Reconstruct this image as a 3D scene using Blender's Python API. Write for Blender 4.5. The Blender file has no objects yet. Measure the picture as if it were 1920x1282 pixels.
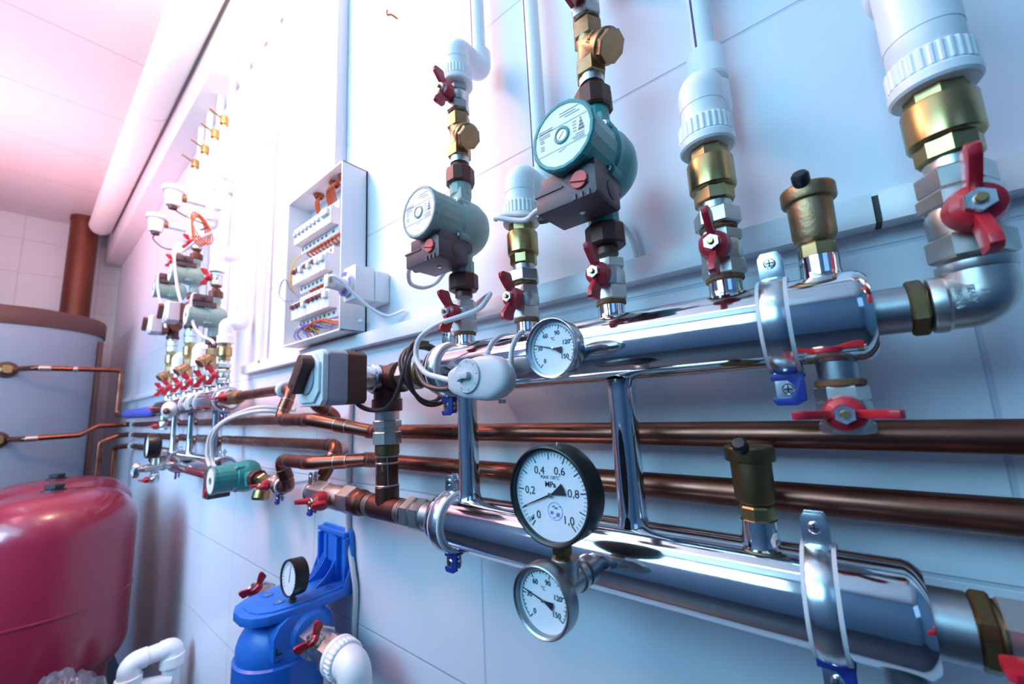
import bpy, bmesh, math, random
from mathutils import Vector, Matrix
random.seed(7)
SC = bpy.context.scene
COL = SC.collection
PI = math.pi

# ------------------------------------------------------------------ materials
def lin(c):
    c = c / 255.0
    return c / 12.92 if c <= 0.04045 else ((c + 0.055) / 1.055) ** 2.4
def rgb(r, g, b): return (lin(r), lin(g), lin(b), 1.0)

def mat(name, col, rough=0.5, metal=0.0, var=0.0, vscale=20.0, bump=0.0, bscale=60.0, coat=0.0, rvar=0.0, col2=None, spec=0.5):
    m = bpy.data.materials.new(name); m.use_nodes = True
    nt = m.node_tree; N = nt.nodes; L = nt.links
    b = N['Principled BSDF']
    b.inputs['Base Color'].default_value = col
    b.inputs['Roughness'].default_value = rough
    b.inputs['Metallic'].default_value = metal
    b.inputs['Coat Weight'].default_value = coat
    b.inputs['Coat Roughness'].default_value = 0.08
    b.inputs['Specular IOR Level'].default_value = spec
    tc = N.new('ShaderNodeTexCoord')
    if var > 0 or rvar > 0:
        nz = N.new('ShaderNodeTexNoise'); nz.inputs['Scale'].default_value = vscale; nz.inputs['Detail'].default_value = 5
        L.new(tc.outputs['Object'], nz.inputs['Vector'])
        if var > 0:
            c2 = col2 or (col[0]*0.55, col[1]*0.55, col[2]*0.55, 1)
            mx = N.new('ShaderNodeMix'); mx.data_type = 'RGBA'
            mx.inputs['A'].default_value = col; mx.inputs['B'].default_value = c2
            mr = N.new('ShaderNodeMapRange'); mr.inputs['From Min'].default_value = 0.42; mr.inputs['From Max'].default_value = 0.75
            mr.inputs['To Min'].default_value = 0; mr.inputs['To Max'].default_value = var
            L.new(nz.outputs['Fac'], mr.inputs['Value']); L.new(mr.outputs['Result'], mx.inputs['Factor'])
            L.new(mx.outputs['Result'], b.inputs['Base Color'])
        if rvar > 0:
            mr = N.new('ShaderNodeMapRange'); mr.inputs['From Min'].default_value = 0.3; mr.inputs['From Max'].default_value = 0.7
            mr.inputs['To Min'].default_value = max(0.02, rough - rvar); mr.inputs['To Max'].default_value = rough + rvar
            L.new(nz.outputs['Fac'], mr.inputs['Value']); L.new(mr.outputs['Result'], b.inputs['Roughness'])
    if bump > 0:
        n2 = N.new('ShaderNodeTexNoise'); n2.inputs['Scale'].default_value = bscale; n2.inputs['Detail'].default_value = 3
        L.new(tc.outputs['Object'], n2.inputs['Vector'])
        bp = N.new('ShaderNodeBump'); bp.inputs['Strength'].default_value = bump; bp.inputs['Distance'].default_value = 0.002
        L.new(n2.outputs['Fac'], bp.inputs['Height']); L.new(bp.outputs['Normal'], b.inputs['Normal'])
    return m

def tile_mat(name, col, grout, w, h, ox, oz, axis='x', gw=0.003, rough=0.25):
    """glazed wall tiles laid in a stacked grid; position read from the object's own coordinates"""
    m = mat(name, col, rough, var=0.25, vscale=3.0, col2=(col[0]*0.93, col[1]*0.94, col[2]*0.97, 1))
    nt = m.node_tree; N = nt.nodes; L = nt.links; b = N['Principled BSDF']
    tc = N.new('ShaderNodeTexCoord'); sp = N.new('ShaderNodeSeparateXYZ'); L.new(tc.outputs['Object'], sp.inputs[0])
    def edge(out, o, s):
        a = N.new('ShaderNodeMath'); a.operation = 'SUBTRACT'; a.inputs[1].default_value = o; L.new(out, a.inputs[0])
        p = N.new('ShaderNodeMath'); p.operation = 'PINGPONG'; p.inputs[1].default_value = s / 2; L.new(a.outputs[0], p.inputs[0])
        return p.outputs[0]
    hx = edge(sp.outputs['X' if axis == 'x' else 'Y'], ox, w) if w else None
    hz = edge(sp.outputs['Z'], oz, h) if h else None
    if hx and hz:
        mn = N.new('ShaderNodeMath'); mn.operation = 'MINIMUM'; L.new(hx, mn.inputs[0]); L.new(hz, mn.inputs[1]); d = mn.outputs[0]
    else:
        d = hx or hz
    mr = N.new('ShaderNodeMapRange'); mr.interpolation_type = 'SMOOTHSTEP'
    mr.inputs['From Min'].default_value = gw * 0.4; mr.inputs['From Max'].default_value = gw
    L.new(d, mr.inputs['Value'])
    src = b.inputs['Base Color'].links[0].from_socket
    mx = N.new('ShaderNodeMix'); mx.data_type = 'RGBA'; mx.inputs['A'].default_value = grout
    L.new(mr.outputs['Result'], mx.inputs['Factor']); L.new(src, mx.inputs['B']); L.new(mx.outputs['Result'], b.inputs['Base Color'])
    bp = N.new('ShaderNodeBump'); bp.inputs['Strength'].default_value = 0.6; bp.inputs['Distance'].default_value = 0.002
    L.new(mr.outputs['Result'], bp.inputs['Height']); L.new(bp.outputs['Normal'], b.inputs['Normal'])
    return m

def glow(name, col, strength):
    m = bpy.data.materials.new(name); m.use_nodes = True
    b = m.node_tree.nodes['Principled BSDF']
    b.inputs['Base Color'].default_value = col; b.inputs['Emission Color'].default_value = col
    b.inputs['Emission Strength'].default_value = strength
    return m

M = {}
M['chrome'] = mat('polished_steel', (0.80, 0.82, 0.85, 1), 0.085, 1.0, rvar=0.03, vscale=35, bump=0.05, bscale=18)
M['nickel'] = mat('nickel_plate', (0.60, 0.60, 0.58, 1), 0.38, 1.0, var=0.3, vscale=50, rvar=0.05)
M['zinc'] = mat('zinc_plate', (0.72, 0.76, 0.80, 1), 0.24, 1.0, rvar=0.08, vscale=40, bump=0.1, bscale=40)
M['steel'] = mat('dull_steel', (0.42, 0.44, 0.47, 1), 0.36, 1.0, var=0.4, vscale=40)
M['brass'] = mat('brass', rgb(182, 156, 108), 0.32, 1.0, var=0.5, vscale=25, col2=rgb(132, 98, 60), rvar=0.08)
M['bronze'] = mat('cast_bronze', rgb(172, 142, 108), 0.45, 1.0, var=0.5, vscale=45, col2=rgb(140, 95, 60), bump=0.25, bscale=200)
M['darkbrass'] = mat('tarnished_brass', rgb(128, 106, 74), 0.42, 1.0, var=0.6, vscale=30)
M['copper'] = mat('copper', rgb(150, 94, 78), 0.34, 1.0, var=0.8, vscale=12, col2=rgb(98, 56, 46), rvar=0.1)
M['copper_old'] = mat('oxidised_copper', rgb(124, 80, 68), 0.42, 1.0, var=0.8, vscale=30, col2=rgb(74, 42, 36), rvar=0.1)
M['solder'] = mat('solder', rgb(196, 184, 180), 0.35, 0.9, var=0.5, vscale=90, bump=0.4, bscale=150)
M['iron'] = mat('brown_iron', rgb(96, 58, 50), 0.42, 0.35, var=0.6, vscale=35, col2=rgb(58, 32, 28), bump=0.15, bscale=120)
M['hemp'] = mat('hemp_seal', rgb(130, 88, 56), 0.8, 0.0, var=0.8, vscale=120, bump=0.6, bscale=300)
M['red'] = mat('red_paint', rgb(178, 24, 44), 0.38, 0.0, var=0.35, vscale=40, col2=rgb(128, 14, 34), coat=0.25)
M['white'] = mat('white_plastic', rgb(238, 240, 244), 0.38, var=0.15, vscale=8, col2=rgb(222, 226, 234))
M['duct'] = mat('duct_plastic', rgb(232, 234, 240), 0.32, var=0.15, vscale=5, col2=rgb(220, 222, 232))
M['duct_dark'] = mat('duct_inside', rgb(60, 60, 62), 0.6)
M['grey'] = mat('grey_plastic', rgb(205, 208, 214), 0.45, var=0.15, vscale=9)
M['teal'] = mat('teal_enamel', rgb(58, 150, 148), 0.36, 0.0, var=0.35, vscale=25, col2=rgb(40, 118, 120), coat=0.2, bump=0.05, bscale=160)
M['palepump'] = mat('glare_paled_enamel', rgb(138, 168, 162), 0.4, var=0.35, vscale=25, col2=rgb(118, 150, 146), bump=0.05, bscale=160)  # teal pump enamel with the washout of the glare put into its colour
M['plate'] = mat('name_plate', rgb(250, 249, 248), 0.35)
M['ink'] = mat('ink', rgb(28, 30, 40), 0.6)
M['inkgrey'] = mat('grey_ink', rgb(120, 116, 132), 0.6)
M['box'] = mat('terminal_box_plastic', rgb(92, 70, 78), 0.45, var=0.25, vscale=30)  # black boxes; the brown lift of the flare is put into the colour
M['salmon'] = mat('salmon_knob', rgb(236, 92, 84), 0.45)
M['black'] = mat('black_plastic', rgb(24, 23, 26), 0.34, var=0.2, vscale=40)
M['blackrubber'] = mat('black_rubber', rgb(18, 22, 34), 0.42)
M['dial'] = mat('dial_face', rgb(226, 234, 244), 0.5)
M['bezel'] = mat('steel_bezel', (0.62, 0.65, 0.68, 1), 0.2, 1.0, rvar=0.05)
M['blueclip'] = mat('blue_clip', rgb(34, 52, 140), 0.4)
M['bezel_dark'] = mat('brushed_bezel', (0.36, 0.38, 0.40, 1), 0.34, 1.0, rvar=0.06)
M['rubber'] = mat('white_rubber', rgb(214, 214, 218), 0.55)
M['cable'] = mat('white_cable', rgb(214, 212, 216), 0.45)
M['cablebrown'] = mat('brown_cable', rgb(74, 52, 52), 0.45)
M['blue'] = mat('blue_plastic', rgb(44, 118, 216), 0.36, var=0.2, vscale=15, col2=rgb(36, 100, 200), coat=0.1)
M['bluebowl'] = mat('blue_bowl', rgb(36, 108, 204), 0.28, coat=0.3)
M['redtank'] = mat('red_tank_paint', rgb(136, 34, 56), 0.27, var=0.25, vscale=3, col2=rgb(118, 28, 48), coat=0.3, bump=0.03, bscale=20)
M['greytank'] = mat('grey_jacket', rgb(150, 158, 172), 0.5, var=0.15, vscale=3)
M['lid'] = mat('brown_lid', rgb(88, 54, 50), 0.5)
M['flue'] = mat('glare_browned_flue', rgb(120, 66, 50), 0.42, 0.5, var=0.35, vscale=6)  # the orange cast of the flare is put into the flue's colour
M['dark'] = mat('dark_iron', rgb(44, 46, 50), 0.5, 0.4)
M['servo_dark'] = mat('servo_dark_shell', rgb(104, 62, 54), 0.5, var=0.15, vscale=20)
M['servo_side'] = mat('servo_side_shell', rgb(176, 172, 184), 0.45)
M['bag'] = mat('crumpled_film', rgb(92, 88, 100), 0.22, var=0.5, vscale=8, bump=0.8, bscale=14, coat=0.4)
M['foil'] = mat('tape', rgb(86, 92, 190), 0.45)
M['purple'] = mat('pipe_stripe', rgb(104, 74, 124), 0.5)
M['yellow'] = mat('yellow_wire', rgb(226, 190, 60), 0.45)
M['wireblue'] = mat('blue_wire', rgb(120, 120, 190), 0.45)
M['wireorange'] = mat('orange_wire', rgb(196, 84, 36), 0.45)
M['orange'] = mat('orange_mark', rgb(240, 150, 70), 0.5)
M['dialviolet'] = mat('violet_dial', rgb(128, 120, 200), 0.45)
M['sticker'] = mat('label_film', rgb(226, 234, 244), 0.4)

# ------------------------------------------------------------------ geometry
def frame(ax, hint=None):
    w = Vector(ax).normalized()
    h = Vector(hint) if hint is not None else (Vector((0, 0, 1)) if abs(w.z) < 0.9 else Vector((1, 0, 0)))
    u = (h - w * h.dot(w)).normalized()
    return u, w.cross(u), w
X, Y, Z = (1, 0, 0), (0, 1, 0), (0, 0, 1)
NY = (0, -1, 0)

class G:
    def __init__(s): s.bm = bmesh.new()
    def _v(s, p): return s.bm.verts.new(p)
    def lathe(s, prof, o=(0, 0, 0), ax=Z, n=32, rot=0.0, hint=None, ribs=None):
        u, v, w = frame(ax, hint); o = Vector(o); rings = []
        for r, h in prof:
            if r < 1e-6:
                rings.append([s._v(o + w * h)])
            else:
                ring = []
                for i in range(n):
                    a = rot + 2 * PI * i / n
                    rr = r * (ribs if (ribs and i % 4 in (0, 1)) else 1)
                    ring.append(s._v(o + w * h + u * (rr * math.cos(a)) + v * (rr * math.sin(a))))
                rings.append(ring)
        for A, B in zip(rings, rings[1:]):
            if len(A) == 1 and len(B) == 1: continue
            for i in range(max(len(A), len(B))):
                j = (i + 1) % max(len(A), len(B))
                if len(A) == 1: s.bm.faces.new((A[0], B[j], B[i]))
                elif len(B) == 1: s.bm.faces.new((A[i], A[j], B[0]))
                else: s.bm.faces.new((A[i], A[j], B[j], B[i]))
        if len(rings[0]) > 1: s.bm.faces.new(list(reversed(rings[0])))
        if len(rings[-1]) > 1: s.bm.faces.new(rings[-1])
        return s
    def ring(s, prof, o=(0, 0, 0), ax=Z, n=48):
        """closed profile turned around an axis (a torus-like band)"""
        u, v, w = frame(ax); o = Vector(o); rings = []
        for r, h in prof:
            rings.append([s._v(o + w * h + u * (r * math.cos(2*PI*i/n)) + v * (r * math.sin(2*PI*i/n))) for i in range(n)])
        k = len(rings)
        for a in range(k):
            A, B = rings[a], rings[(a + 1) % k]
            for i in range(n):
                j = (i + 1) % n
                s.bm.faces.new((A[i], A[j], B[j], B[i]))
        return s
    def cyl(s, r, p0, p1, n=24, ch=0.0, r2=None):
        p0 = Vector(p0); p1 = Vector(p1); L = (p1 - p0).length; r2 = r if r2 is None else r2
        if ch: prof = [(r - ch, 0), (r, ch), (r2, L - ch), (r2 - ch, L)]
        else: prof = [(r, 0), (r2, L)]
        return s.lathe(prof, p0, p1 - p0, n)
    def hexa(s, rc, h0, h1, o=(0, 0, 0), ax=Z, n=6, rot=0.0, ch=0.002):
        c = rc * 0.93
        return s.lathe([(c, h0), (rc, h0 + ch), (rc, h1 - ch), (c, h1)], o, ax, n, rot)
    def box(s, c, d, bev=0.0, R=None, seg=2):
        b = bmesh.new(); bmesh.ops.create_cube(b, size=1.0)
        for v in b.verts: v.co = Vector((v.co.x * d[0], v.co.y * d[1], v.co.z * d[2]))
        if bev: bmesh.ops.bevel(b, geom=list(b.edges), offset=bev, segments=seg, profile=0.6, affect='EDGES')
        T = Matrix.Translation(Vector(c)) @ (R.to_4x4() if R else Matrix.Identity(4))
        return s.merge(b, T)
    def merge(s, b, T=None):
        if T is not None: b.transform(T)
        me = bpy.data.meshes.new('tmp'); b.to_mesh(me); b.free(); s.bm.from_mesh(me); bpy.data.meshes.remove(me)
        return s
    def ext(s, poly, h0, h1, o=(0, 0, 0), fr=None, bev=0.0, seg=2):
        """polygon in (u,v) pushed along w; fr=(u,v,w)"""
        u, v, w = [Vector(k) for k in fr]; o = Vector(o); b = bmesh.new()
        A = [b.verts.new(o + u * p[0] + v * p[1] + w * h0) for p in poly]
        B = [b.verts.new(o + u * p[0] + v * p[1] + w * h1) for p in poly]
        b.faces.new(list(reversed(A))); b.faces.new(B)
        for i in range(len(poly)):
            j = (i + 1) % len(poly); b.faces.new((A[i], A[j], B[j], B[i]))
        bmesh.ops.recalc_face_normals(b, faces=list(b.faces))
        if bev: bmesh.ops.bevel(b, geom=list(b.edges), offset=bev, segments=seg, profile=0.6, affect='EDGES')
        return s.merge(b)
    def tube(s, pts, r, n=12, fillet=0.0, fs=7, caps=True, closed=False, radii=None):
        P = [Vector(p) for p in pts]
        if fillet:
            Q = [P[0]]
            for a, b, c in zip(P, P[1:], P[2:]):
                d0 = (a - b); d1 = (c - b); l0, l1 = d0.length, d1.length
                if l0 < 1e-6 or l1 < 1e-6: Q.append(b); continue
                d0.normalize(); d1.normalize()
                ang = d0.angle(d1)
                if ang > PI - 0.02: Q.append(b); continue
                t = min(fillet / math.tan(ang / 2), l0 * 0.49, l1 * 0.49)
                rr = t * math.tan(ang / 2)
                bis = (d0 + d1).normalized(); ctr = b + bis * (rr / math.sin(ang / 2))
                e0 = (b + d0 * t - ctr); e1 = (b + d1 * t - ctr)
                th = e0.angle(e1)
                for k in range(fs + 1):
                    f = k / fs
                    Q.append(ctr + (e0 * math.sin((1 - f) * th) + e1 * math.sin(f * th)) / math.sin(th))
            Q.append(P[-1]); P = Q
        m = len(P); T = []
        for i in range(m):
            if closed: t = P[(i + 1) % m] - P[i - 1]
            else: t = P[min(i + 1, m - 1)] - P[max(i - 1, 0)]
            T.append(t.normalized())
        u, v, w = frame(T[0]); rings = []
        for i in range(m):
            if i:
                ax = T[i-1].cross(T[i])
                if ax.length > 1e-7:
                    Rm = Matrix.Rotation(T[i-1].angle(T[i]), 3, ax.normalized()); u = Rm @ u
            u = (u - T[i] * u.dot(T[i])).normalized(); vv = T[i].cross(u)
            rr = radii[i] if radii else r
            rings.append([s._v(P[i] + u * (rr * math.cos(2*PI*k/n)) + vv * (rr * math.sin(2*PI*k/n))) for k in range(n)])
        pairs = list(zip(rings, rings[1:])) + ([(rings[-1], rings[0])] if closed else [])
        for A, B in pairs:
            for k in range(n):
                j = (k + 1) % n; s.bm.faces.new((A[k], A[j], B[j], B[k]))
        if caps and not closed:
            s.bm.faces.new(list(reversed(rings[0]))); s.bm.faces.new(rings[-1])
        return s
    def ball(s, c, r, sc=(1, 1, 1), nu=20, nv=12):
        b = bmesh.new(); bmesh.ops.create_uvsphere(b, u_segments=nu, v_segments=nv, radius=r)
        return s.merge(b, Matrix.Translation(Vector(c)) @ Matrix.Diagonal((*sc, 1)))
    def text(s, txt, size, o, fr, depth=0.0004, align='CENTER', bold=0.0):
        cu = bpy.data.curves.new('t', 'FONT'); cu.body = txt; cu.size = size; cu.align_x = align; cu.align_y = 'CENTER'
        cu.extrude = depth; cu.offset = bold; cu.resolution_u = 3
        ob = bpy.data.objects.new('t', cu); me = bpy.data.meshes.new_from_object(ob)
        u, v, w = [Vector(k) for k in fr]; o = Vector(o)
        T = Matrix(((u.x, v.x, w.x, o.x), (u.y, v.y, w.y, o.y), (u.z, v.z, w.z, o.z), (0, 0, 0, 1)))
        me.transform(T); s.bm.from_mesh(me)
        bpy.data.objects.remove(ob); bpy.data.curves.remove(cu); bpy.data.meshes.remove(me)
        return s
    def spline(s, pts, r, n=8, sub=8, closed=False):
        """smooth cable through points (Catmull-Rom)"""
        P = [Vector(p) for p in pts]; out = []; m = len(P)
        for i in range(m if closed else m - 1):
            if closed: a, b, c, d = P[i-1], P[i], P[(i+1) % m], P[(i+2) % m]
            else: a, b, c, d = P[max(i-1, 0)], P[i], P[i+1], P[min(i+2, m-1)]
            for k in range(sub):
                t = k / sub
                out.append(0.5*((2*b) + (c-a)*t + (2*a-5*b+4*c-d)*t*t + (3*b-a-3*c+d)*t*t*t))
        if not closed: out.append(P[-1])
        return s.tube(out, r, n, closed=closed)
    def obj(s, name, m, parent=None, ang=28, label=None, world=True):
        bmesh.ops.recalc_face_normals(s.bm, faces=list(s.bm.faces))
        if parent is not None and world:
            off = Vector(BASE.get(root_of(parent).name, (0, 0, 0)))
            bmesh.ops.translate(s.bm, verts=list(s.bm.verts), vec=-off)
        me = bpy.data.meshes.new(name); s.bm.to_mesh(me); s.bm.free()
        for p in me.polygons: p.use_smooth = True
        me.set_sharp_from_angle(angle=math.radians(ang))
        me.materials.append(M[m] if isinstance(m, str) else m)
        o = bpy.data.objects.new(name, me); COL.objects.link(o)
        if parent is not None: o.parent = parent
        if label: o['label'] = label
        return o

BASE = {}
def root_of(o):
    while o.parent: o = o.parent
    return o
def tag(o, label, cat, group=None, kind=None):
    if label: o['label'] = label
    if cat: o['category'] = cat
    if group: o['group'] = group
    if kind: o['kind'] = kind
    return o
def thing(name, label, cat, loc=(0, 0, 0), group=None):
    o = bpy.data.objects.new(name, None); COL.objects.link(o); o.location = loc
    o.empty_display_size = 0.03
    BASE[o.name] = tuple(loc)
    return tag(o, label, cat, group)
def struct(name, g, m, label=None):
    o = g.obj(name, m); o['kind'] = 'structure'
    if label: o['label'] = label
    return o
def V3(a, b): return (a[0] + b[0], a[1] + b[1], a[2] + b[2])
FY = (X, Z, NY)      # flat things that face the room: right, up, out of the wall
# ------------------------------------------------------------------ the room
CEIL, FAR, NEAR, FRONT, FLOOR = 3.71, -6.70, 2.3, -2.7, -0.40
TW, TH = 0.759, 0.3737
wall_c, grout_c = rgb(222, 226, 236), rgb(200, 205, 220)
M['tile_long'] = tile_mat('wall_tiles', wall_c, grout_c, TW, TH, -0.639, 0.8195, 'x', 0.0035, 0.36)
M['tile_far'] = tile_mat('far_wall_tiles', wall_c, grout_c, 0.60, TH, -0.78, 0.8195, 'y', 0.006, 0.25)
M['panel'] = tile_mat('ceiling_panels', rgb(228, 228, 234), rgb(196, 196, 206), 0.766, None, -3.268, 0, 'x', 0.006, 0.35)
M['wall_blue'] = mat('blue_grey_paint', rgb(80, 128, 164), 0.6, var=0.2, vscale=2)
M['floor'] = tile_mat('floor_tiles', rgb(48, 58, 74), rgb(34, 40, 52), 0.4, None, 0, 0, 'x', 0.004, 0.4)

def slab(a, b):
    c = [(i + j) / 2 for i, j in zip(a, b)]; d = [abs(i - j) for i, j in zip(a, b)]
    return G().box(c, d)
struct('wall_back', slab((FAR - .1, 0, FLOOR - .1), (NEAR + .1, .1, CEIL + .1)), 'tile_long', 'long white tiled wall that carries the pipework')
struct('wall_far', slab((FAR - .1, FRONT - .1, FLOOR - .1), (FAR, 0, CEIL + .1)), 'tile_far', 'far tiled end wall behind the storage tank')
struct('wall_near', slab((NEAR, FRONT - .1, FLOOR - .1), (NEAR + .1, 0, CEIL + .1)), 'wall_blue')
struct('wall_front', slab((FAR, FRONT - .1, FLOOR - .1), (NEAR, FRONT, CEIL + .1)), 'wall_blue')
struct('ceiling', slab((FAR, FRONT, CEIL), (NEAR, 0, CEIL + .1)), 'panel', 'white panelled ceiling')
struct('floor', slab((FAR, FRONT, FLOOR - .1), (NEAR, 0, FLOOR)), 'floor')
# boxed-in cornice where the long wall meets the ceiling
g = G().box(((FAR + NEAR) / 2, -0.07, 3.50), (NEAR - FAR, 0.14, 0.42), 0.008)
struct('trim_1', g, 'duct', 'white boxed cornice along the top of the long wall')

# big pipe under the ceiling, beside the cornice
t = thing('ceiling_pipe', 'thick white drain pipe under the ceiling beside the cornice', 'pipe', (-3.5, -0.245, 3.56))
g = G().cyl(0.095, (-6.10, -0.245, 3.56), (NEAR, -0.245, 3.56), 40)
g.lathe([(0.0, -0.09), (0.05, -0.08), (0.085, -0.05), (0.095, 0)], (-6.10, -0.245, 3.56), X, 40)
g.obj('pipe', 'white', t)
for x in (-3.45, -4.75):
    G().ring([(0.0955, -.004), (0.0985, -.003), (0.0985, .003), (0.0955, .004)], (x, -0.245, 3.56), X, 40).obj('joint_ring', 'rubber', t)

# flue at the far wall
t = thing('flue_pipe', 'glare-browned round flue rising to the ceiling at the far wall', 'pipe', (-6.38, -0.35, 2.33))
G().cyl(0.115, (-6.38, -0.35, 2.30), (-6.38, -0.35, 3.709), 40).obj('pipe', 'flue', t)
G().cyl(0.122, (-6.38, -0.35, 3.66), (-6.38, -0.35, 3.7095), 40).obj('collar', 'flue', t)

# ceiling lamps (the fixtures hang where the photograph looks from)
def lamp_fixture(label, x, y, lx, ly, col, st, kind):
    t = thing('ceiling_lamp', label, 'lamp', (x, y, CEIL))
    G().box((x, y, CEIL - .025), (lx, ly, .05), .006).obj('housing', 'white', t)
    G().box((x, y, CEIL - .058), (lx * .94, ly * .82, .015), .004).obj('diffuser', glow('lamp_' + kind, col, st), t)
LAMP_COOL = (0.62, 0.80, 1.0, 1)
lamp_fixture('long tubular ceiling lamp over the manifolds', -0.55, -1.35, 1.5, .16, LAMP_COOL, 6, 'cool')
lamp_fixture('second tubular ceiling lamp further down the room', -3.9, -1.35, 1.5, .16, LAMP_COOL, 4, 'cool_far')

def light(name, typ, loc, energy, col, target=None, **kw):
    l = bpy.data.lights.new(name, typ); l.energy = energy; l.color = col
    for k, v in kw.items(): setattr(l, k, v)
    o = bpy.data.objects.new(name, l); COL.objects.link(o); o.location = loc
    if target is not None:
        d = Vector(target) - Vector(loc); o.rotation_euler = d.to_track_quat('-Z', 'Y').to_euler()
    return o
light('warm_glare_fill', 'POINT', (-1.75, -0.66, 3.20), 85, (1.0, 0.57, 0.38), shadow_soft_size=0.16)  # added unseen light, stands in for the warm glare at the upper left
light('pink_glare_fill', 'AREA', (-4.3, -1.75, 2.35), 38, (1.0, 0.42, 0.43), (-4.6, -0.6, 3.71), shape='RECTANGLE', size=1.2, size_y=0.8, spread=2.2)  # added unseen fill that turns the far ceiling pink
light('rosy_wash', 'AREA', (-2.4, -1.7, 3.2), 16, (1.0, 0.42, 0.44), (-1.9, 0, 2.1), shape='RECTANGLE', size=0.9, size_y=0.6, spread=1.45)  # added unseen light that tints the left part of the wall pink
# added glowing panel with a frame, unseen behind the camera, as key light
g = G().box((-1.30, FRONT + .004, 2.78), (2.6, .006, 1.36))
struct('key_panel_1', g, glow('key_panel_glow', (0.32, 0.74, 1.0, 1), 7.9), 'added glowing light panel on the wall opposite the pipework')
g = G()
for x in (-2.63, -1.30, .03): g.box((x, FRONT + .02, 2.80), (.06, .04, 1.48), .004)
for z in (2.09, 3.51): g.box((-1.30, FRONT + .02, z), (2.72, .04, .06), .004)
struct('trim_2', g, 'white', 'white frame round the added light panel')
light('violet_left', 'AREA', (-3.8, -2.5, 1.8), 20, (0.42, 0.66, 1.0), (-4.4, 0, 1.4), shape='RECTANGLE', size=2.0, size_y=1.6, spread=1.8)  # added unseen bluish fill for the far left wall and tanks
light('low_violet', 'AREA', (-2.0, -2.5, 1.75), 8.5, (0.42, 0.66, 1.0), (-3.05, 0, 0.85), shape='RECTANGLE', size=1.0, size_y=0.8, spread=0.95)  # added unseen fill to lift the wall beside the red tanks
light('blue_right', 'AREA', (1.6, -2.2, 2.6), 4, (0.25, 0.55, 1.0), (0.3, 0, 1.6), shape='RECTANGLE', size=1.2, size_y=1.0)  # added unseen weak blue fill for the right end

w = bpy.data.worlds.new('room_world'); SC.world = w; w.use_nodes = True
w.node_tree.nodes['Background'].inputs['Color'].default_value = (0.35, 0.5, 0.9, 1)
w.node_tree.nodes['Background'].inputs['Strength'].default_value = 0.3
# ------------------------------------------------------------------ fittings, each one a thing with its parts
YM = -0.12                      # the pipe axis stands this far off the wall
ZU, ZL, RU = 1.471, 1.193, 0.047

def manifold(label, x0, x1, y, tubes, stubs, r=RU, zu=ZU, zl=ZL, extra=(), nip=None, low_stubs=()):
    t = thing('manifold', label, 'manifold', ((x0 + x1) / 2, y, zl))
    for nm, z in (('upper_header', zu), ('lower_header', zl)):
        G().lathe([(r*.55, -.006), (r*.86, -.004), (r*.97, .002), (r, .008), (r, x1-x0-.008), (r*.97, x1-x0-.002), (r*.86, x1-x0+.004), (r*.55, x1-x0+.006)],
                  (x0, y, z), X, 64).obj(nm, 'chrome', t)
    for x in tubes:
        g = G().lathe([(.0225, -.004), (.0195, .004), (.0185, .010), (.0185, zu-zl-2*r-.010), (.0195, zu-zl-2*r-.004), (.0225, zu-zl-2*r+.004)], (x, y, zl + r - .001), Z, 40)
        g.obj('connecting_tube', 'chrome', t)
    for x in stubs:
        G().lathe([(.0215, -.006), (.0195, 0), (.0185, .006), (.0185, .022)], (x, y, zu + r - .002), Z, 36).obj('stub', 'chrome', t)
    for x in low_stubs:
        G().lathe([(.0215, -.006), (.0195, 0), (.0185, .006), (.0185, .024)], (x, y, zl + r - .002), Z, 36).obj('stub', 'chrome', t)
    for (p0, p1, rr) in extra:
        G().cyl(rr, p0, p1, 36).obj('stub', 'steel', t)
    return t

def ball_valve(label, o, ax=Z, out=NY, L=.061, rc=.0245, wings=None, s=1.0, body='nickel', group='red-handled ball valves', ring=True, tint='red', hs=None):
    """o = end of the valve; ax = along the pipe; out = side of the handle"""
    o = Vector(o); u, v, w = frame(ax, out)       # u = out
    A = lambda h: o + w * h
    t = thing('ball_valve', label, 'valve', tuple(o), group)
    m = L / .061
    G().hexa(rc, .0, .021*m, o, ax).hexa(rc, .046*m, L, o, ax).lathe(
        [(.0195*s, .018*m), (.0222*s, .022*m), (.0228*s, .030*m), (.0228*s, .040*m), (.0205*s, .047*m), (.0195*s, .05*m)], o, ax, 32).cyl(.0115*s, A(.034*m), A(.034*m) + u * .029*s, 24).obj('body', body, t)
    if ring:
        G().lathe([(.0185*s, -.007), (.0212*s, -.005), (.0212*s, -.001), (.0195*s, .001)], o, ax, 28).obj('seal', 'hemp', t)
    c = A(.034*m)
    if hs is not None:
        c = c + u * (.0235 * (s - hs)); s = hs
    wd = Vector(wings).normalized() if wings is not None else w
    th = wd.cross(u)
    h = G().lathe([(.0145*s, .0225*s), (.0172*s, .027*s), (.0172*s, .034*s), (.0150*s, .0425*s), (.0095*s, .0455*s), (.006*s, .0455*s)], c, u, 28)
    outl = [(.004, .028), (.012, .028), (.020, .033), (.028, .0375), (.0365, .0395), (.0395, .043), (.0395, .060), (.036, .065), (.029, .0635), (.018, .0545), (.010, .0465), (.004, .045)]
    for sg in (1, -1):
        h.ext([(a * s, b * s) for a, b in outl], -.0038*s, .0038*s, c, (wd * sg, u, th), .0014*s)
    h.obj('handle', tint, t)
    nt = G().hexa(.0090*s, .0455*s, .0515*s, c, u, ch=.001).obj('handle_nut', 'zinc', t)
    G().lathe([(.0038*s, .050*s), (.0038*s, .0545*s), (.003*s, .0555*s)], c, u, 12).obj('stem_tip', 'brass', nt)
    return t

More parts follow.
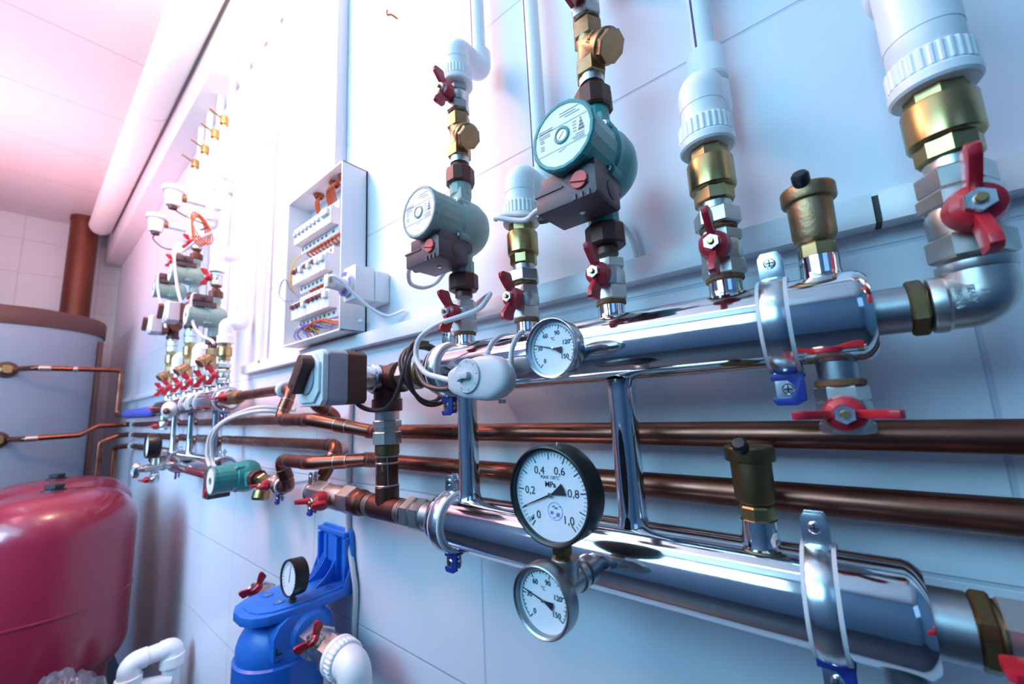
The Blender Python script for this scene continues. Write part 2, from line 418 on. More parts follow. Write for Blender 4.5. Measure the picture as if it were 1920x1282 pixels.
def check_valve(label, o, group='brass check valves', dark=False):
    b = 'darkbrass' if dark else 'brass'
    t = thing('check_valve', label, 'valve', o, group)
    G().hexa(.0265, .0, .021, o).lathe([(.019, .018), (.019, .031)], o, Z, 32).obj('union_nut', 'nickel', t)
    G().lathe([(.0195, -.006), (.0208, -.004), (.0208, .0005)], o, Z, 28).obj('seal', 'hemp', t)
    G().hexa(.0232, .031, .050, o, n=8).lathe([(.0225, .048), (.0255, .0495), (.0268, .0515), (.0268, .0865), (.0258, .0885), (.0225, .090)], o, Z, 48).hexa(.0228, .088, .104, o, n=8).obj('body', b, t)
    return t

def white_riser(label, o, dy=.072, top=2.6, up=.09, coupling=False, stripe=True, group='white plastic risers', r=.0262):
    """ribbed threaded adapter, two elbows stepping back to the wall, pipe going up"""
    o = Vector(o)
    t = thing('white_riser', label, 'pipe', tuple(o), group)
    g = G().lathe([(.021, 0), (.0305, .0005), (.0325, .003), (.0325, .011), (.0305, .014)], o, Z, 48)
    g.lathe([(.0300, .013), (.0318, .0145), (.0318, .034), (.0300, .036)], o, Z, 112, ribs=.965)
    g.lathe([(.0265, .034), (r, .038), (r, .060)], o, Z, 40)
    g.obj('threaded_adapter', 'white', t)
    z = up
    P = [o + Vector((0, 0, .058)), o + Vector((0, 0, z)), o + Vector((0, dy*.5, z))]
    G().tube(P, r + .0006, 32, fillet=.0305, fs=10).obj('elbow', 'white', t)
    P = [o + Vector((0, dy*.5 - .001, z)), o + Vector((0, dy, z)), o + Vector((0, dy, z + .042))]
    G().tube(P, r, 32, fillet=.0305, fs=10).obj('elbow', 'white', t)
    G().cyl(.0157, o + Vector((0, dy, z + .035)), (o.x, o.y + dy, top), 28).obj('pipe', 'white', t)
    if coupling:
        c = o + Vector((0, dy, z + .052))
        G().ring([(.0165, .002), (.026, 0), (.0275, .003), (.0255, .046), (.0235, .050), (.0165, .050)], c, Z, 48).obj('clip_collar', 'white', t)
    if stripe:
        a = math.radians(243)
        p = Vector((o.x + .0155*math.cos(a), o.y + dy + .0155*math.sin(a), o.z + z + .044))
        G().cyl(.0017, p, (p.x, p.y, top), 8).obj('stripe', 'purple', t)
    return t

def pump(label, o, flip=False, group='circulation pumps', nuts=True, axis=Z, detail=True, paint='teal', box=True):
    """circulating pump: o = centre on the pipe axis; the motor points away from the wall"""
    o = Vector(o)
    t = thing('circulation_pump', label, 'pump', tuple(o), group)
    s = 1 if not flip else -1
    ex = Vector(X) * s; ez = Vector(Z) * s
    if axis == X: ex, ez = Vector((0, 0, -1)), Vector(X)      # pipe runs along the wall, box on the far side
    ey = Vector(Y)
    def p(x, y, z): return o + ex * x + ey * y + ez * z
    g = G().lathe([(0, -.046), (.026, -.045), (.040, -.038), (.050, -.026), (.0555, -.008), (.0555, .010), (.052, .020), (.0515, .026)], o, NY, 48)
    for k in (1, -1):
        g.lathe([(.030, .030), (.024, .046), (.0195, .060), (.0195, .066), (.0225, .070), (.0225, .0945)], o, ez * k, 12 if k > 0 else 12)
        g.box(p(.006*k, -.004, .056*k), (.030, .030, .05), .008)
    g.obj('housing', paint, t)
    g = G().lathe([(.0515, .026), (.0515, .034), (.0475, .037)], o, NY, 48)
    for a in (45, 135, 225, 315):
        c = p(.047*math.cos(math.radians(a)), -.018, .047*math.sin(math.radians(a)))
        g.lathe([(.0085, 0), (.0085, .022), (.007, .024)], c, NY, 16)
    g.obj('flange', paint, t)
    for a in (45, 135, 225, 315):
        c = p(.047*math.cos(math.radians(a)), -.042, .047*math.sin(math.radians(a)))
        G().lathe([(.0048, 0), (.0048, .005), (.0028, .0055), (.0028, .002), (0, .002)], c, NY, 14).obj('bolt', 'zinc', t)
    G().lathe([(.0480, .035), (.0480, .040), (.0465, .095), (.0470, .0955), (.0485, .098), (.0485, .104), (.0465, .1068), (.0425, .1068), (.0425, .1045), (0, .1045)], o, NY, 20).obj('motor', paint, t, ang=12)
    pl = G().lathe([(.0423, .1040), (.0423, .1058), (0, .1058)], o, NY, 48).obj('name_plate', 'plate', t)
    f = (ex, ez, Vector(NY))
    if detail:
        k = G()
        def bar(x, z, w_, h_, y=.1059):
            x *= 1.1; z *= 1.1; w_ *= 1.1; h_ *= 1.1
            k.ext([(x-w_/2, z-h_/2), (x+w_/2, z-h_/2), (x+w_/2, z+h_/2), (x-w_/2, z+h_/2)], y, y + .0002, o, f)
        for z, hw in ((.013, .0355), (-.016, .0345)): bar(0, z, hw*2, .0005)
        for i, (x, z, w_) in enumerate([(-.022, .0165, .020), (-.022, .0142, .020), (-.024, .0100, .016), (-.024, .0075, .016), (-.028, .0045, .006), (-.028, .002, .006), (-.028, -.003, .006), (-.028, -.0055, .006), (-.028, -.008, .006),
                                      (.012, .0275, .026), (.010, .0240, .022), (.016, .0207, .020), (.018, -.0035, .005), (.018, .0005, .005), (.018, .0045, .005), (.018, .0085, .005), (.024, -.0085, .012), (.022, -.0112, .016), (.023, -.0138, .014)]):
            bar(x, z, w_, .0008)
        for i in range(4):
            bar(.0265, -.0035 + i * .0042, .0078 - i * .0021, .0032)
        k.ext([(-.006, -.0215), (.006, -.0195), (.006, -.0200), (-.006, -.0222)], .1059, .1061, o, f)
        k.obj('markings', 'inkgrey', pl)
    G().ring([(.0076, .1055), (.0118, .1055), (.0118, .1072), (.0106, .1078), (.0084, .1078), (.0076, .1072)], o, NY, 32).obj('plug_ring', paint, t)
    sc_ = G().lathe([(.0076, .1055), (.0074, .1068), (0, .1068)], o, NY, 24).obj('vent_screw', 'zinc', t)
    ca, sa = math.cos(.75), math.sin(.75)
    G().ext([(-.0058*ca+.0005*sa, -.0058*sa-.0005*ca), (.0058*ca+.0005*sa, .0058*sa-.0005*ca), (.0058*ca-.0005*sa, .0058*sa+.0005*ca), (-.0058*ca-.0005*sa, -.0058*sa+.0005*ca)], .1067, .1071, o, f).obj('slot', 'ink', sc_)
    # terminal box under the motor
    if box:
        b = G()
        prof = [(-.056, -.089), (.034, -.089), (.037, -.086), (.037, -.052), (.030, -.046), (-.002, -.046), (-.014, -.060), (-.056, -.060)]
        b.ext(prof, .022, .0925, o, f, .0018)
        b.ext([(-.050, -.060), (.034, -.060), (.034, -.036), (-.050, -.036)], .006, .086, o, f, .002)
        b.ext([(-.0575, -.064), (-.012, -.064), (-.012, -.0612), (-.0575, -.0612)], .032, .0940, o, f)
        for i in range(3): b.ext([(.004+i*.010, -.089), (.0075+i*.010, -.089), (.0075+i*.010, -.081), (.004+i*.010, -.081)], .092, .0950, o, f)
        bx = b.obj('terminal_box', 'box', t)
        dc_ = p(.014, 0, -.0640)
        d = G().lathe([(.0122, .092), (.0122, .0955), (.0112, .0962), (0, .0962)], dc_, NY, 28)
        d.ext([(-.0115, .0020), (.0115, -.0052), (.0106, -.0074), (-.0124, -.0002)], .0958, .0990, dc_, f, .0005)
        d.obj('speed_dial', 'salmon', bx)
        G().lathe([(.0045, 0), (.0045, .0014), (.003, .0024), (0, .0024)], p(-.004, -.056, -.0888), -ez, 16).obj('screw', 'zinc', bx)
        G().lathe([(.0095, 0), (.0095, .013), (.0078, .020), (.0055, .020)], p(-.055, -.058, -.076), -ex, 8).obj('cable_gland', 'box', bx)
        G().lathe([(.0145, 0), (.0145, .0015), (.0100, .0028), (0, .0028)], p(.0365, -.046, -.068), ex, 24).obj('knockout', 'box', bx)
    if nuts:
        for k, (a, b_) in ((-1, (.0945, .1265)), (1, (.0935, .1275))):
            n = G().lathe([(.0270, a), (.0292, a + .003), (.0292, b_ - .003), (.0265, b_), (.018, b_)], o, ez * k, 10)
            n.lathe([(.0168, b_ - .002), (.0168, b_ + .0125 + (.012 if k > 0 else 0))], o, ez * k, 24)
            n.obj('union_nut', 'iron', t, ang=25)
    return t

def y_strainer(label, o, group='bronze strainers', br=(.70, -.22, -.68)):
    o = Vector(o)
    t = thing('y_strainer', label, 'strainer', tuple(o), group)
    G().lathe([(.0195, -.013), (.0195, .002)], o, Z, 24).obj('nipple', 'nickel', t)
    d = Vector(br).normalized(); c = o + Vector((0, 0, .062))
    g = G().hexa(.0243, 0, .026, o).lathe([(.0215, .024), (.0180, .032), (.0175, .056), (.0215, .068)], o, Z, 28).hexa(.0243, .065, .096, o)
    g.lathe([(.0175, 0), (.0190, .014), (.0205, .036), (.0222, .038), (.0222, .044)], c, d, 28)
    g.obj('body', 'bronze', t)
    cp = G().lathe([(.0235, .043), (.0250, .045), (.0250, .051), (.0228, .053)], c, d, 32).hexa(.0232, .051, .064, c, d, n=8)
    cp.obj('cap', 'bronze', t)
    # cast size mark on the branch
    side = Vector((0, -1, 0)); side = (side - d * side.dot(d)).normalized()
    up = d.cross(side)
    q = c + d * .026 + side * .0203
    G().text('DN20', .0075, q, (up, side.cross(up) if False else -d, side), .0006).obj('size_mark', 'bronze', t)
    return t

def air_vent(label, o, group='brass air vents on the near manifold', dark=False):
    o = Vector(o)
    t = thing('air_vent', label, 'vent', tuple(o), group)
    G().hexa(.0172, .0, .016, o, n=8).lathe([(.0125, .014), (.0150, .018)], o, Z, 24).obj('connector', 'brass', t)
    G().lathe([(.0150, .017), (.0182, .020), (.0200, .026), (.0206, .060), (.0205, .066)], o, Z, 40).obj('body', 'darkbrass' if dark else 'bronze', t)
    G().lathe([(.0205, .063), (.0245, .064), (.0252, .066), (.0252, .078), (.0240, .080), (0, .081)], o, Z, 40).obj('cap', 'darkbrass' if dark else 'bronze', t)
    c = o + Vector((-.003, -.0235, .080))
    G().lathe([(.0068, -.004), (.0082, .001), (.0082, .008), (.0062, .011), (0, .0115)], c, (-.05, -.8, .6), 20).obj('knob', 'blackrubber', t)
    return t

def clamp(label, x, y, z, r=RU, group='pipe clamps with blue keepers', ear=.032):
    t = thing('pipe_clamp', label, 'clamp', (x, y, z), group)
    G().ring([(r + .0003, -.014), (r + .0055, -.0145), (r + .0062, -.011), (r + .004, -.010), (r + .004, .010), (r + .0062, .011), (r + .0055, .0145), (r + .0003, .014)], (x, y, z), X, 72).obj('rubber_liner', 'rubber', t)
    band = G().ring([(r + .0040, -.0105), (r + .0062, -.0105), (r + .0078, -.006), (r + .0078, .006), (r + .0062, .0105), (r + .0040, .0105)], (x, y, z), X, 72)
    R1 = r + .006
    for sg in (1, -1):
        for dy in (-.0085, .0050):
            band.ext([(-.0115, 0), (.0115, 0), (.0115, ear - .006), (.0080, ear), (-.0080, ear), (-.0115, ear - .006)], 0, .0022, (x, y + dy, z + sg * (R1 - .002)), (X, (0, 0, sg), (0, -1 if True else 1, 0)), .0006)
    band.cyl(.005, (x, y + R1 - .002, z), (x, -.0005, z), 12)
    band.obj('band', 'zinc', t)
    for sg in (1, -1):
        c = (x, y - .0105, z + sg * (R1 + ear * .52))
        s_ = G().lathe([(.0060, 0), (.0060, .0016), (.0045, .0030), (0, .0034)], c, NY, 20).cyl(.0026, c, (c[0], c[1] + .024, c[2]), 10)
        so = s_.obj('screw', 'zinc', t)
        G().ext([(-.004, -.0006), (.004, -.0006), (.004, .0006), (-.004, .0006)], .0030, .0038, c, FY).ext([(-.0006, -.004), (.0006, -.004), (.0006, .004), (-.0006, .004)], .0030, .0038, c, FY).obj('cross_slot', 'ink', so)
    # blue plastic keeper on the lower ear, open on one side
    zc = z - (R1 + ear * .52)
    g = G().ext([(.0150, .017), (.0150, -.012), (.006, -.017), (-.012, -.017), (-.0150, -.0125), (-.0150, -.0085), (.0, -.0085), (.0055, -.003), (.0055, .004), (.0, .0095), (-.0150, .0095), (-.0150, .017)], .0080, .0125, (x, y, zc), FY, .0008)
    g.box((x, y + .001, zc + .0145), (.031, .022, .004), .001)
    g.obj('keeper', 'blueclip', t)
    return t

# ------------------------------------------------------------------ dials
def pt(c, a, r): return (c[0] + r * math.sin(a), c[2] + r * math.cos(a))
def tick(g, c, a, r0, r1, w, h=.0003):
    ca, sa = math.cos(a), math.sin(a)
    q = lambda r, s: (r * sa + s * ca, r * ca - s * sa)
    g.ext([q(r0, -w), q(r1, -w), q(r1, w), q(r0, w)], 0, h, c, FY)

def needle(t, c, a, R, tail, m='ink'):
    ca, sa = math.cos(a), math.sin(a)
    q = lambda r, s: (r * sa + s * ca, r * ca - s * sa)
    n = G().ext([q(-tail*.25, .0012*R/.04), q(R, .0003), q(R, -.0003), q(-tail*.25, -.0012*R/.04)], .0016, .0022, c, FY)
    n.ext([q(-tail*.2, .0012*R/.04), q(-tail*.2, -.0012*R/.04), q(-tail, -.0062*R/.04), q(-tail*1.05, 0), q(-tail, .0062*R/.04)], .0016, .0022, c, FY)
    no = n.obj('needle', m, t)
    G().lathe([(.0026*R/.04, .0010), (.0026*R/.04, .0030), (0, .0034)], c, NY, 16).obj('hub', 'zinc', no)

def gauge_body(t, c, R, depth, rim, case_mat, back_r=None):
    """c = centre of the front rim; case goes back towards the wall"""
    g = G().ring([(R - rim, -.001), (R - rim*.5, .0005), (R - .001, 0), (R, -.002), (R, -depth + .003), (R - .003, -depth), (R - rim - .004, -depth), (R - rim - .004, -depth + .003), (R - rim - .002, -.0085), (R - rim, -.0085)], c, NY, 64)
    g.lathe([(R - rim - .001, -depth + .002), (R - rim - .001, -.0088)], c, NY, 48)
    g.obj('case', case_mat, t)
    d = G().lathe([(R - rim + .0005, -.0088), (R - rim + .0005, -.0078), (0, -.0078)], c, NY, 48).obj('dial', 'dial', t)
    return d, (c[0], c[1] + .0077, c[2])

def thermometer(label, c, R, y_back, stem_r=.0085, case='bezel', group='round steel thermometers'):
    t = thing('thermometer', label, 'thermometer', tuple(c), group)
    d, f = gauge_body(t, c, R, .021, R * .11, case)
    rr = R * .86
    k = G()
    a0, a1 = math.radians(-138), math.radians(126)
    for i in range(31):
        a = a0 + (a1 - a0) * i / 30
        big = i % 6 == 0
        tick(k, f, a, rr * (.74 if big else (.80 if i % 3 == 0 else .84)), rr * .90, .0005 if big else .00035)
    for i in range(60):
        a = a0 + (a1 - a0) * (i + .5) / 60
        tick(k, f, a, rr * .885, rr * .905, rr * 1.0 * abs(a1 - a0) / 120 * 1.02)
    for i, s in enumerate(('0', '30', '60', '90', '120', '150')):
        a = a0 + (a1 - a0) * i / 5
        x, z = rr * .60 * math.sin(a), rr * .60 * math.cos(a)
        k.text(s, R * .20, (f[0] + x, f[1], f[2] + z), FY, .0003, bold=.00012)
    k.text('\u00b0C', R * .15, (f[0], f[1], f[2] + rr * .36), FY, .0003)
    k.obj('scale', 'ink', d)
    needle(t, f, a0 + (a1 - a0) * 36 / 150, rr * .86, rr * .40)
    G().lathe([(R*.5, .020), (R*.35, .024), (stem_r, .026), (stem_r, y_back - c[1])], c, Y, 28).obj('stem', 'steel', t)
    return t
# ------------------------------------------------------------------ the near manifold and all that stands on it
C = (-.545, -.396, -.243, -.094)
manifold('large polished steel twin manifold across the right half of the picture', -.622, .027, YM, (-.545, -.239), C + (-.003,),
         extra=(((-.003, YM, ZU - RU + .003), (-.003, YM, 1.405), .0175), ((.025, YM, ZU), (.056, YM, ZU), .0222), ((.025, YM, ZL), (.056, YM, ZL), .0285),
                ((.010, YM, ZL - RU + .003), (.010, YM, 1.118), .0175)), low_stubs=(-.093,))

GV = 'butterfly valves on the manifold outlets'
ball_valve('red-handled ball valve between the near manifold and the pale left pump', (C[0], YM, 1.539), L=.061)
ball_valve('red-handled ball valve under the brass check valve behind the thermometer', (C[1], YM, 1.539), L=.056)
ball_valve('red-handled ball valve between the near manifold and the teal pump', (C[2], YM, 1.539), L=.061)
ball_valve('red-handled ball valve under the check valve left of the upper silver pipe clamp', (C[3], YM, 1.539), L=.056)
check_valve('brass check valve in the white riser between the two big pumps', (C[1], YM, 1.602))
check_valve('brass check valve in the white riser right of the teal pump', (C[3], YM, 1.602))
white_riser('white plastic riser with elbows standing between the two big pumps', (C[1], YM, 1.706), top=3.288)
white_riser('white plastic riser with a loose collar right of the teal pump', (C[3], YM, 1.706), top=3.288, coupling=True)
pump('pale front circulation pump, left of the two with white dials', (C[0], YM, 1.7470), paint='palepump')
pump('teal circulation pump, right of the two with white dials', (C[2], YM, 1.7470))
for i, (x, w_) in enumerate(((C[0], 'pale left'), (C[2], 'teal right'))):
    y_strainer('bronze strainer with side cap above the %s pump' % w_, (x, YM, 1.900))
    ball_valve('red-handled ball valve above the strainer of the %s pump' % w_, (x, YM, 2.004), L=.056)
    white_riser('white plastic riser above the %s pump' % w_, (x, YM, 2.064), top=3.288)

# big riser at the right end
t = thing('steel_elbow', 'large steel pipe elbow at the right end of the upper manifold', 'elbow', (.075, YM, ZU))
G().cyl(.0205, (.054, YM, ZU), (.066, YM, ZU), 30).hexa(.0265, .0, .0125, (.0565, YM, ZU), X).obj('bush', 'darkbrass', t)
g = G().lathe([(.0225, 0), (.0250, .001), (.0258, .004), (.0258, .010), (.0235, .013)], (.070, YM, ZU), X, 40)
g.tube([(.082, YM, ZU), (.104, YM, ZU), (.104, YM, 1.502)], .0238, 36, fillet=.024, fs=12)
g.lathe([(.0245, -.004), (.0255, -.002), (.0255, .004)], (.104, YM, 1.500), Z, 36)
el_ = g.obj('elbow', 'nickel', t)
k = G()
for i, s in enumerate(('INVENA', 'ITALY', '1"')):
    k.text(s, .0062, (.0865 + i * .0075, YM - .0238, ZU + .002 + i * .001), ((0, 0, -1), X, NY), .0008, bold=.0001)
k.obj('cast_lettering', 'nickel', el_)
t = ball_valve('large red-handled ball valve on the steel elbow at the right edge', (.104, YM, 1.508), L=.064, rc=.0285, s=1.12, ring=False)
check_valve('brass check valve in the thick white riser at the right edge', (.104, YM, 1.572))
white_riser('thick white plastic riser at the top right corner', (.104, YM, 1.672), dy=.05, top=3.288, r=.0285, up=.155)

air_vent('brass air vent with black knob on the upper manifold', (-.003, YM, 1.5375))
air_vent('brass air vent with black knob on the lower manifold', (-.093, YM, 1.2605), dark=True)
ball_valve('drain valve with level red handle under the right end of the upper manifold', (-.003, YM, 1.402), ax=(0, 0, -1), wings=X, L=.047, rc=.0225)
t = thing('pipe_union', 'brass union on the right end of the lower manifold', 'union', (.056, YM, ZL))
G().cyl(.0265, (.055, YM, ZL), (.072, YM, ZL), 30).hexa(.0325, .0, .0125, (.057, YM, ZL), X).obj('bush', 'darkbrass', t)
ball_valve('steel ball valve cut by the lower right corner', (.0715, YM, ZL), ax=X, L=.06, rc=.030, s=1.1, wings=X, ring=False)

clamp('silver pipe clamp at the right end of the upper manifold', -.046, YM, ZU)
clamp('silver pipe clamp at the left end of the upper manifold', -.588, YM, ZU)
clamp('silver pipe clamp at the right end of the lower manifold', -.042, YM, ZL)
clamp('silver pipe clamp at the left end of the lower manifold', -.588, YM, ZL)

thermometer('round steel thermometer on the front of the upper manifold', (-.272, -.2425, 1.4655), .0385, YM - RU + .003, stem_r=.0105)

# pressure gauge, tee and lower thermometer
gx, gy = -.275, -.232
t = thing('tee_fitting', 'steel tee that carries the pressure gauge and lower thermometer', 'fitting', (gx, gy, 1.194))
g = G().cyl(.0150, (gx, gy - .027, 1.194), (gx, gy + .028, 1.194), 30, .002).cyl(.0140, (gx, gy, 1.194), (gx, gy, 1.221), 30, .0015)
g.cyl(.0172, (gx, gy - .029, 1.194), (gx, gy - .019, 1.194), 30, .001).cyl(.0172, (gx, gy + .018, 1.194), (gx, gy + .028, 1.194), 30, .001).cyl(.0165, (gx, gy, 1.212), (gx, gy, 1.222), 30, .001)
g.obj('body', 'nickel', t)
G().lathe([(.0135, .027), (.0135, .034), (.0165, .035), (.0165, .050), (.0135, .052), (.0125, YM - RU - gy + .003)], (gx, gy, 1.194), Y, 32).obj('nipple', 'steel', t)
pc = (gx, -.262, 1.2955); PR = .0555
t = thing('pressure_gauge', 'large black pressure gauge marked in MPa above the lower manifold', 'gauge', pc)
d, f = gauge_body(t, pc, PR, .034, .0052, 'black')
k = G()
a0, a1 = math.radians(-142), math.radians(140)
rr = PR - .0062
for i in range(51):
    a = a0 + (a1 - a0) * i / 50
    tick(k, f, a, rr * (.79 if i % 5 == 0 else .87), rr * .95, .0006 if i % 5 == 0 else .00025)
for i, s in enumerate(('0', '0,2', '0,4', '0,6', '0,8', '1,0')):
    a = a0 + (a1 - a0) * i / 5
    q = (.62, .60, .60, .60, .61, .68)[i]
    k.text(s, .0125, (f[0] + rr * q * math.sin(a), f[1], f[2] + rr * q * math.cos(a)), FY, .0003)
k.text('MAX 150\u00b0C', .0052, (f[0], f[1], f[2] + .0188), FY, .0003)
k.text('MPa', .0088, (f[0], f[1], f[2] + .0110), FY, .0003, bold=.00015)
tick(k, f, math.radians(-134), rr*.72, rr*.95, .0004); tick(k, f, math.radians(-137), rr*.76, rr*.86, .0009)
k.obj('scale', 'ink', d)
e = G().ring([(.0094, 0), (.0098, 0), (.0098, .0003), (.0094, .0003)], (f[0] + .0045, f[1], f[2] - .0175), NY, 40)
for (x, z, w_, h_) in ((.004, -.0125, .0035, .0022), (.0075, -.0140, .0040, .0026), (.0015, -.0195, .0042, .0036), (.0095, -.0210, .0048, .0046), (.0130, -.0120, .0030, .0012), (.0045, -.0245, .003, .0016)):
    e.ext([(x - .0015 - w_/2, z - h_/2), (x - .0015 + w_/2, z - h_*.3), (x - .0015 + w_*.4, z + h_/2), (x - .0015 - w_*.4, z + h_*.4)], 0, .0003, f, FY)
e.obj('emblem', 'wireblue', d)
needle(t, f, a0 + (a1 - a0) * .105, rr * .86, rr * .40)
G().lathe([(.0085, -.012), (.0085, .004), (.0115, .006), (.0115, .014), (.009, .017), (.009, .026)], (gx, gy - .006, 1.222), Z, 8).obj('stem', 'darkbrass', t)
for a, yy in ((8, -.016), (118, -.020), (128, -.012)):
    ar = math.radians(a)
    G().lathe([(.0022, 0), (.0022, .0020), (.0012, .0028), (0, .003)], (pc[0] + PR*.995*math.sin(ar), pc[1] - yy, pc[2] + PR*.995*math.cos(ar)), (math.sin(ar), 0, math.cos(ar)), 12).obj('case_screw', 'zinc', t)
thermometer('round steel thermometer low under the pressure gauge', (gx, -.287, 1.194), .0365, gy - .026, stem_r=.0095, case='bezel_dark')

# strap-on thermostat
out = [(-0.493, 1.4443), (-0.4921, 1.453), (-0.4847, 1.4593), (-0.4629, 1.4676), (-0.4361, 1.4736), (-0.4198, 1.4756), (-0.402, 1.4751), (-0.385, 1.4712), (-0.3728, 1.4647), (-0.3633, 1.4536), (-0.3592, 1.4403), (-0.3609, 1.4283), (-0.3685, 1.4182), (-0.3811, 1.4104), (-0.3971, 1.4057), (-0.4133, 1.4058), (-0.4356, 1.4082), (-0.4591, 1.4117), (-0.4798, 1.419), (-0.491, 1.4269)]
tc = (-.428, 1.441)
t = thing('pipe_thermostat', 'light grey egg-shaped thermostat strapped to the upper manifold', 'thermostat', (tc[0], YM - RU, tc[1]))
b = bmesh.new(); rings = []
for (sc_, y, sh) in ((.66, -.1685, -.016), (.84, -.171, -.016), (.92, -.178, -.013), (.985, -.194, -.006), (.985, -.206, -.002), (.95, -.214, 0), (.88, -.2195, 0), (.62, -.2222, 0), (.3, -.2226, 0)):
    rings.append([b.verts.new((tc[0] + sh + (px - tc[0]) * sc_, y, tc[1] + (pz - tc[1]) * sc_)) for px, pz in out])
for A_, B_ in zip(rings, rings[1:]):
    for i in range(len(out)):
        j = (i + 1) % len(out); b.faces.new((A_[i], A_[j], B_[j], B_[i]))
b.faces.new(rings[0]); b.faces.new(rings[-1])
bmesh.ops.subdivide_edges(b, edges=[e_ for e_ in b.edges], cuts=1, use_grid_fill=True, smooth=0.6)
g = G(); g.merge(b); g.obj('housing', 'grey', t, ang=50)
dc = (-.4365, -.2215, 1.4452)
dl = G().lathe([(.0262, 0), (.0262, .0030), (.0252, .0042), (0, .0042)], dc, NY, 48).obj('dial', 'grey', t)
k = G()
for i in range(26):
    a = math.radians(-40 + i * 260 / 25)
    tick(k, (dc[0], dc[1] - .0041, dc[2]), a, .0205 if i % 4 else .0195, .0230 if i % 4 else .0240, .00022 if i % 4 else .0006)
k.obj('scale_marks', 'inkgrey', dl)
dcf = (dc[0], dc[1] - .004, dc[2])
G().ext([(-.0140, .0065), (-.006, .0052), (.002, .0062), (.0080, .0055), (.0098, .0015), (.0090, -.0030), (.0055, -.0052), (-.001, -.0040), (-.008, -.0050), (-.0120, -.0085), (-.0150, -.0075)], 0, .0085, dcf, FY, .0016).obj('grip', 'grey', dl)
G().ext([(.0285, .0012), (.0345, .0030), (.0345, .0008), (.0285, -.0005)], .0005, .0018, (dc[0], -.2195, dc[2] - .001), FY).obj('pointer', 'white', t)
G().box((-.4745, -.2155, 1.4375), (.0085, .008, .029), .0022, Matrix.Rotation(-.16, 3, 'Z')).obj('badge', 'white', t)
G().lathe([(.0045, 0), (.0055, .002), (.0055, .007), (.0035, .009)], (-.420, -.195, 1.4745), Z, 16).lathe([(.0045, 0), (.0055, .002), (.0055, .006)], (-.398, -.190, 1.4075), (0, 0, -1), 16).obj('lug', 'grey', t)
for x0, x1 in ((-.452, -.425), (-.397, -.382)):
    pts = [(x, YM - (RU + .0016) * math.cos(a_), ZU + (RU + .0016) * math.sin(a_)) for x, a_ in [(x0 + (x1 - x0) * i / 24, math.radians(-20 + 230 * i / 24)) for i in range(25)]]
    G().tube(pts, .0032, 8).obj('strap', 'rubber', t)
G().spline([(-.489, -.205, 1.442), (-.520, -.205, 1.449), (-.560, -.205, 1.462), (-.590, -.200, 1.492), (-.588, -.195, 1.525), (-.556, -.180, 1.548), (-.510, -.160, 1.560), (-.478, -.150, 1.568), (-.470, -.140, 1.582), (-.490, -.105, 1.606), (-.520, -.082, 1.612), (-.560, -.070, 1.606), (-.60, -.040, 1.600), (-.615, -.033, 1.60)], .0048, 10).obj('cable', 'cable', t)
G().spline([(-.489, -.200, 1.431), (-.520, -.205, 1.430), (-.555, -.205, 1.438), (-.580, -.200, 1.455), (-.598, -.195, 1.478)], .0042, 10).obj('cable', 'cablebrown', t)

# coil of brown cable looped round the union
t = thing('brown_cable', 'brown cable coiled at the left end of the upper manifold', 'cable', (-.65, YM, ZU))
g = G()
for k_, (rx, rz, dx) in enumerate(((.058, .060, -.008), (.064, .056, .000), (.060, .064, .010), (.066, .060, .018))):
    g.spline([(-.664 + dx + .010 * math.sin(a_ * 2 + k_), YM + .004 + rx * math.cos(a_ + .2), ZU - .002 + rz * math.sin(a_)) for a_ in [2 * PI * i / 12 for i in range(12)]], .0036, 8, closed=True)
g.obj('coil', 'cablebrown', t)
G().spline([(-.752, -.226, 1.425), (-.748, -.220, 1.412), (-.742, -.200, 1.402), (-.716, -.185, 1.402), (-.690, -.182, 1.416), (-.668, -.180, 1.448), (-.650, -.178, 1.490), (-.642, -.172, 1.522), (-.640, -.155, 1.530), (-.645, -.13, 1.532)], .0046, 10).obj('lead', 'cablebrown', t)

# ------------------------------------------------------------------ mixing valve, servo and copper column
TX = -.803
t = thing('mixing_valve', 'brown cast mixing valve left of the upper manifold', 'valve', (TX, YM, ZU))
g = G().lathe([(.030, -.046), (.034, -.044), (.034, -.030), (.0305, -.028), (.0305, .030), (.0335, .032), (.034, .058), (.031, .060)], (TX, YM, ZU), X, 36)
g.lathe([(.0295, 0), (.0295, .045), (.0335, .047), (.0335, .072), (.031, .074)], (TX, YM, ZU), (0, 0, -1), 36)
g.lathe([(.026, .0), (.026, .030)], (TX, YM, ZU), NY, 36)
g.obj('body', 'iron', t)
G().lathe([(.0285, .028), (.0310, .031), (.0310, .042), (.0285, .046), (.0285, .060), (.0310, .062), (.0310, .072), (.028, .074), (.026, .100)], (TX, YM, ZU), NY, 40).obj('neck_ring', 'zinc', t)
t = thing('servo_actuator', 'white and brown servo box with turn handle on the mixing valve', 'actuator', (TX + .004, -.22, ZU - .006))
cx_, cz_ = TX + .012, ZU - .004
def sq(h, e=.0): return [(-h + e, -h), (h - e, -h), (h, -h + e), (h, h - e), (h - e, h), (-h + e, h), (-h, h - e), (-h, -h + e)]
G().ext(sq(.052, .008), 0, .041, (cx_, -.208, cz_), FY, .003).obj('rear_shell', 'servo_dark', t)
G().ext(sq(.053, .008), 0, .038, (cx_, -.249, cz_), FY, .003).obj('middle_shell', 'servo_side', t)
g = G().ext(sq(.053, .010), 0, .012, (cx_, -.287, cz_), FY, .004)
g.ext(sq(.047, .020), 0, .006, (cx_, -.298, cz_), FY, .003)
fr_ = g.obj('front_cover', 'white', t)
G().lathe([(.0055, 0), (.0055, .004), (.004, .006), (0, .006)], (cx_ - .045, -.297, cz_ + .006), NY, 14).obj('cover_screw', 'zinc', fr_)
